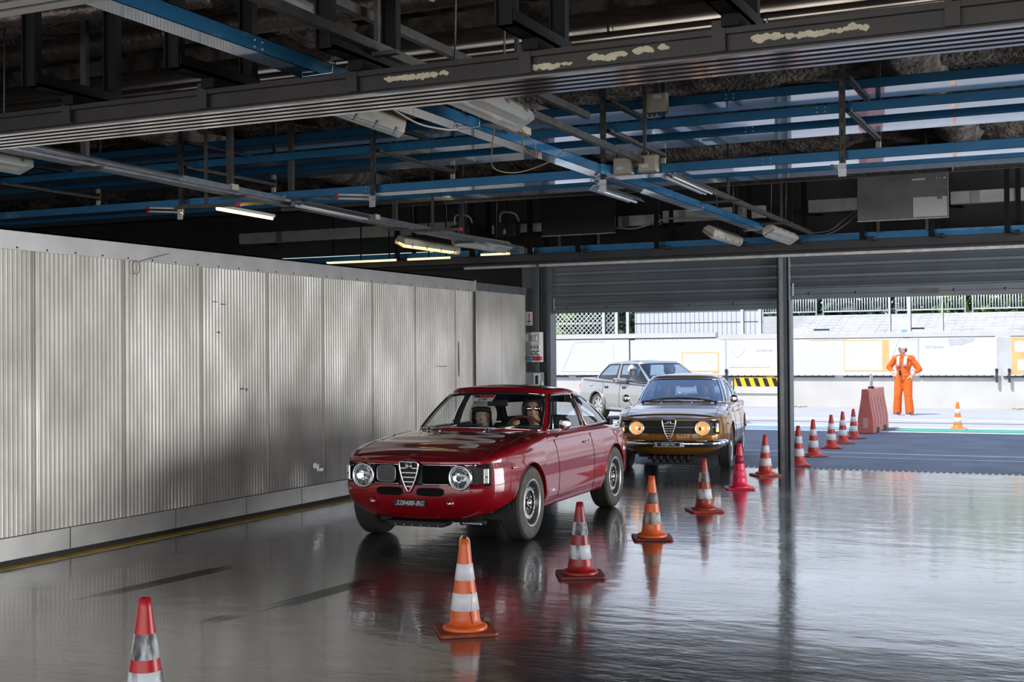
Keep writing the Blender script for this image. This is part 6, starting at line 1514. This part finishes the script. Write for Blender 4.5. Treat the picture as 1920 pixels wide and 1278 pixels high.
# joints: local x forward (towards the garage), y left (picture side away from the barrier)
hipL, hipR = Vector((0, .085, .93)), Vector((0, -.095, .93)); kneeL, kneeR = Vector((.03, .115, .50)), Vector((.04, -.13, .50)); ankL, ankR = Vector((-.02, .135, .09)), Vector((-.03, -.17, .09))
shL, shR = Vector((-.03, .185, 1.43)), Vector((-.02, -.185, 1.44)); elL, elR = Vector((-.08, .36, 1.16)), Vector((-.06, -.36, 1.22)); wrL, wrR = Vector((.06, .215, 1.00)), Vector((.08, -.22, 1.04))
b = MB(); head_parts(b, HD, M3, 1.0); cap_pts(b, HD + Vector((-.03, 0, -.07)), (-.02, 0, 1.44), .055, .06)
def torso(b, e, er):
    cap_pts(b, (0, 0, .96), (0, 0, 1.06), .135 + e, .125 + e); cap_pts(b, (0, 0, 1.06), (-.02, 0, 1.32), .125 + e, .135 + e); cap_pts(b, shL, shR, .062 + e, .062 + e)
    ell(b, (0, 0, 1.26), (.12 + e, .165 + e, .20)); ell(b, (0, 0, .95), (.115 + e, .165 + e, .12))
    for H_, K, A in ((hipL, kneeL, ankL), (hipR, kneeR, ankR)): cap_pts(b, H_, K, .088 + er, .058 + er); cap_pts(b, K, A, .056 + er, .042 + er * 1.6)
    for S_, E_, W_ in ((shL, elL, wrL), (shR, elR, wrR)): cap_pts(b, S_, E_, .052 + e, .043 + e); cap_pts(b, E_, E_ + (W_ - E_) * (.55 if e else 1), .042 + e, (.040 if e else .028))
torso(b, 0, 0)
hand(b, wrL, Vector((.35, -.70, -.35)), Vector((.5, .5, .7)), 1.05, .35, 1); hand(b, wrR, Vector((.1, .60, -.35)), Vector((.5, -.5, .7)), 1.05, .5, -1)
for A in (ankL, ankR): cap_pts(b, A + Vector((0, 0, -.02)), A + Vector((.15, 0, -.055)), .036, .028)
bm_ = remeshed(b, 'body_skin', [m_skin], mroot, .0075)
g = MB(); torso(g, .032, .040)
rnd = random.Random(8)
for (P0, P1, r_) in ((kneeL, ankL, .060), (kneeR, ankR, .060), (hipL, kneeL, .088), (hipR, kneeR, .088), (shL, elL, .056), (shR, elR, .056)):
    for k in range(5):
        f = .12 + .2 * k; p = P0 + (P1 - P0) * f; a = rnd.random() * 6.28
        ell(g, p + Vector((math.cos(a), math.sin(a), 0)) * r_ * .4, (r_ * .75, r_ * .75, .022))
for A in (ankL, ankR): cap_pts(g, A + Vector((0, 0, -.012)), A + Vector((.0, 0, .06)), .082, .080)
ell(g, (.01, 0, 1.005), (.165, .20, .03)); ell(g, (0, 0, .97), (.155, .205, .14)); ell(g, (-.02, 0, 1.50), (.085, .09, .035))
remeshed(g, 'coverall', [m_or], mroot, .009)
face_extras(mroot, HD, M3, 1.0)
q = MB(); ell(q, HD + M3 @ Vector((-.02, 0, .045)), (.106, .088, .088), M3, 22)
cp = q.build('cap', M('cap_cream', (.85, .80, .68), .7), mroot)
q = MB(); ell(q, HD + M3 @ Vector((.105, 0, .062)), (.07, .062, .010), M3, 18); q.build('cap_peak', M('cap_cream', (0, 0, 0)), mroot)
q = MB(); ell(q, HD + M3 @ Vector((-.06, 0, -.035)), (.06, .076, .07), M3, 18); q.build('hair', M('hair_dark', (.07, .035, .025), .7), mroot)
# reflective shoulder panels, pocket flaps, radio, collar, zip, shoes
m_ref = M('reflective_silver', (.78, .82, .86), .4, .2); m_rb_ = M('reflective_blue', (.20, .40, .72), .5)
for sy in (1, -1):
    MB().add([(.165 - .02, .055 * sy, 1.44), (.150 - .02, .125 * sy, 1.44), (.168 - .01, .120 * sy, 1.30), (.176, .050 * sy, 1.29), (.075, .06 * sy, 1.50), (.06, .13 * sy, 1.49)], [(0, 1, 2, 3), (4, 5, 1, 0)]).build('reflective_panel', m_ref, mroot).location = (.006, 0, 0)
    MB().box((.172, .085 * sy, 1.265), (.02, .105, .032)).build('pocket_flap', m_rb_, mroot, bevel=.004)
    MB().box((-.01, .19 * sy, 1.508), (.12, .06, .012), rot=Matrix.Rotation(-.35 * sy, 3, 'X')).build('shoulder_tab', m_rb_ if sy > 0 else m_ref, mroot)
    A = ankL if sy > 0 else ankR
    MB().prism([(-.10, 0), (.20, 0), (.21, .035), (.15, .06), (.05, .10), (-.09, .10)], 'y', A.y - .05, A.y + .05).build('shoe', M('shoe_dark', (.06, .055, .07), .6), mroot, bevel=.02).location = (A.x, 0, 0)
    MB().b2(-.11 + A.x, .215 + A.x, A.y - .054, A.y + .054, 0, .018).build('sole', m_white, mroot)
MB().box((.198, -.035, 1.075), (.035, .045, .12)).cyl((.198, -.045, 1.12), (.198, -.045, 1.20), .006, 8).build('radio', m_black, mroot, bevel=.006)
MB().tube([(.12, .0, 1.45), (.165, -.02, 1.28), (.18, -.033, 1.13)], .004, 6).build('lanyard', M('lanyard_red', (.25, .03, .05), .6), mroot)
for sy in (1, -1): MB().add([(.07, .01 * sy, 1.515), (.0, .08 * sy, 1.53), (.03, .10 * sy, 1.485), (.105, .03 * sy, 1.44)], [(0, 1, 2, 3)]).build('collar', m_or, mroot).modifiers.new('s', 'SOLIDIFY').thickness = .01
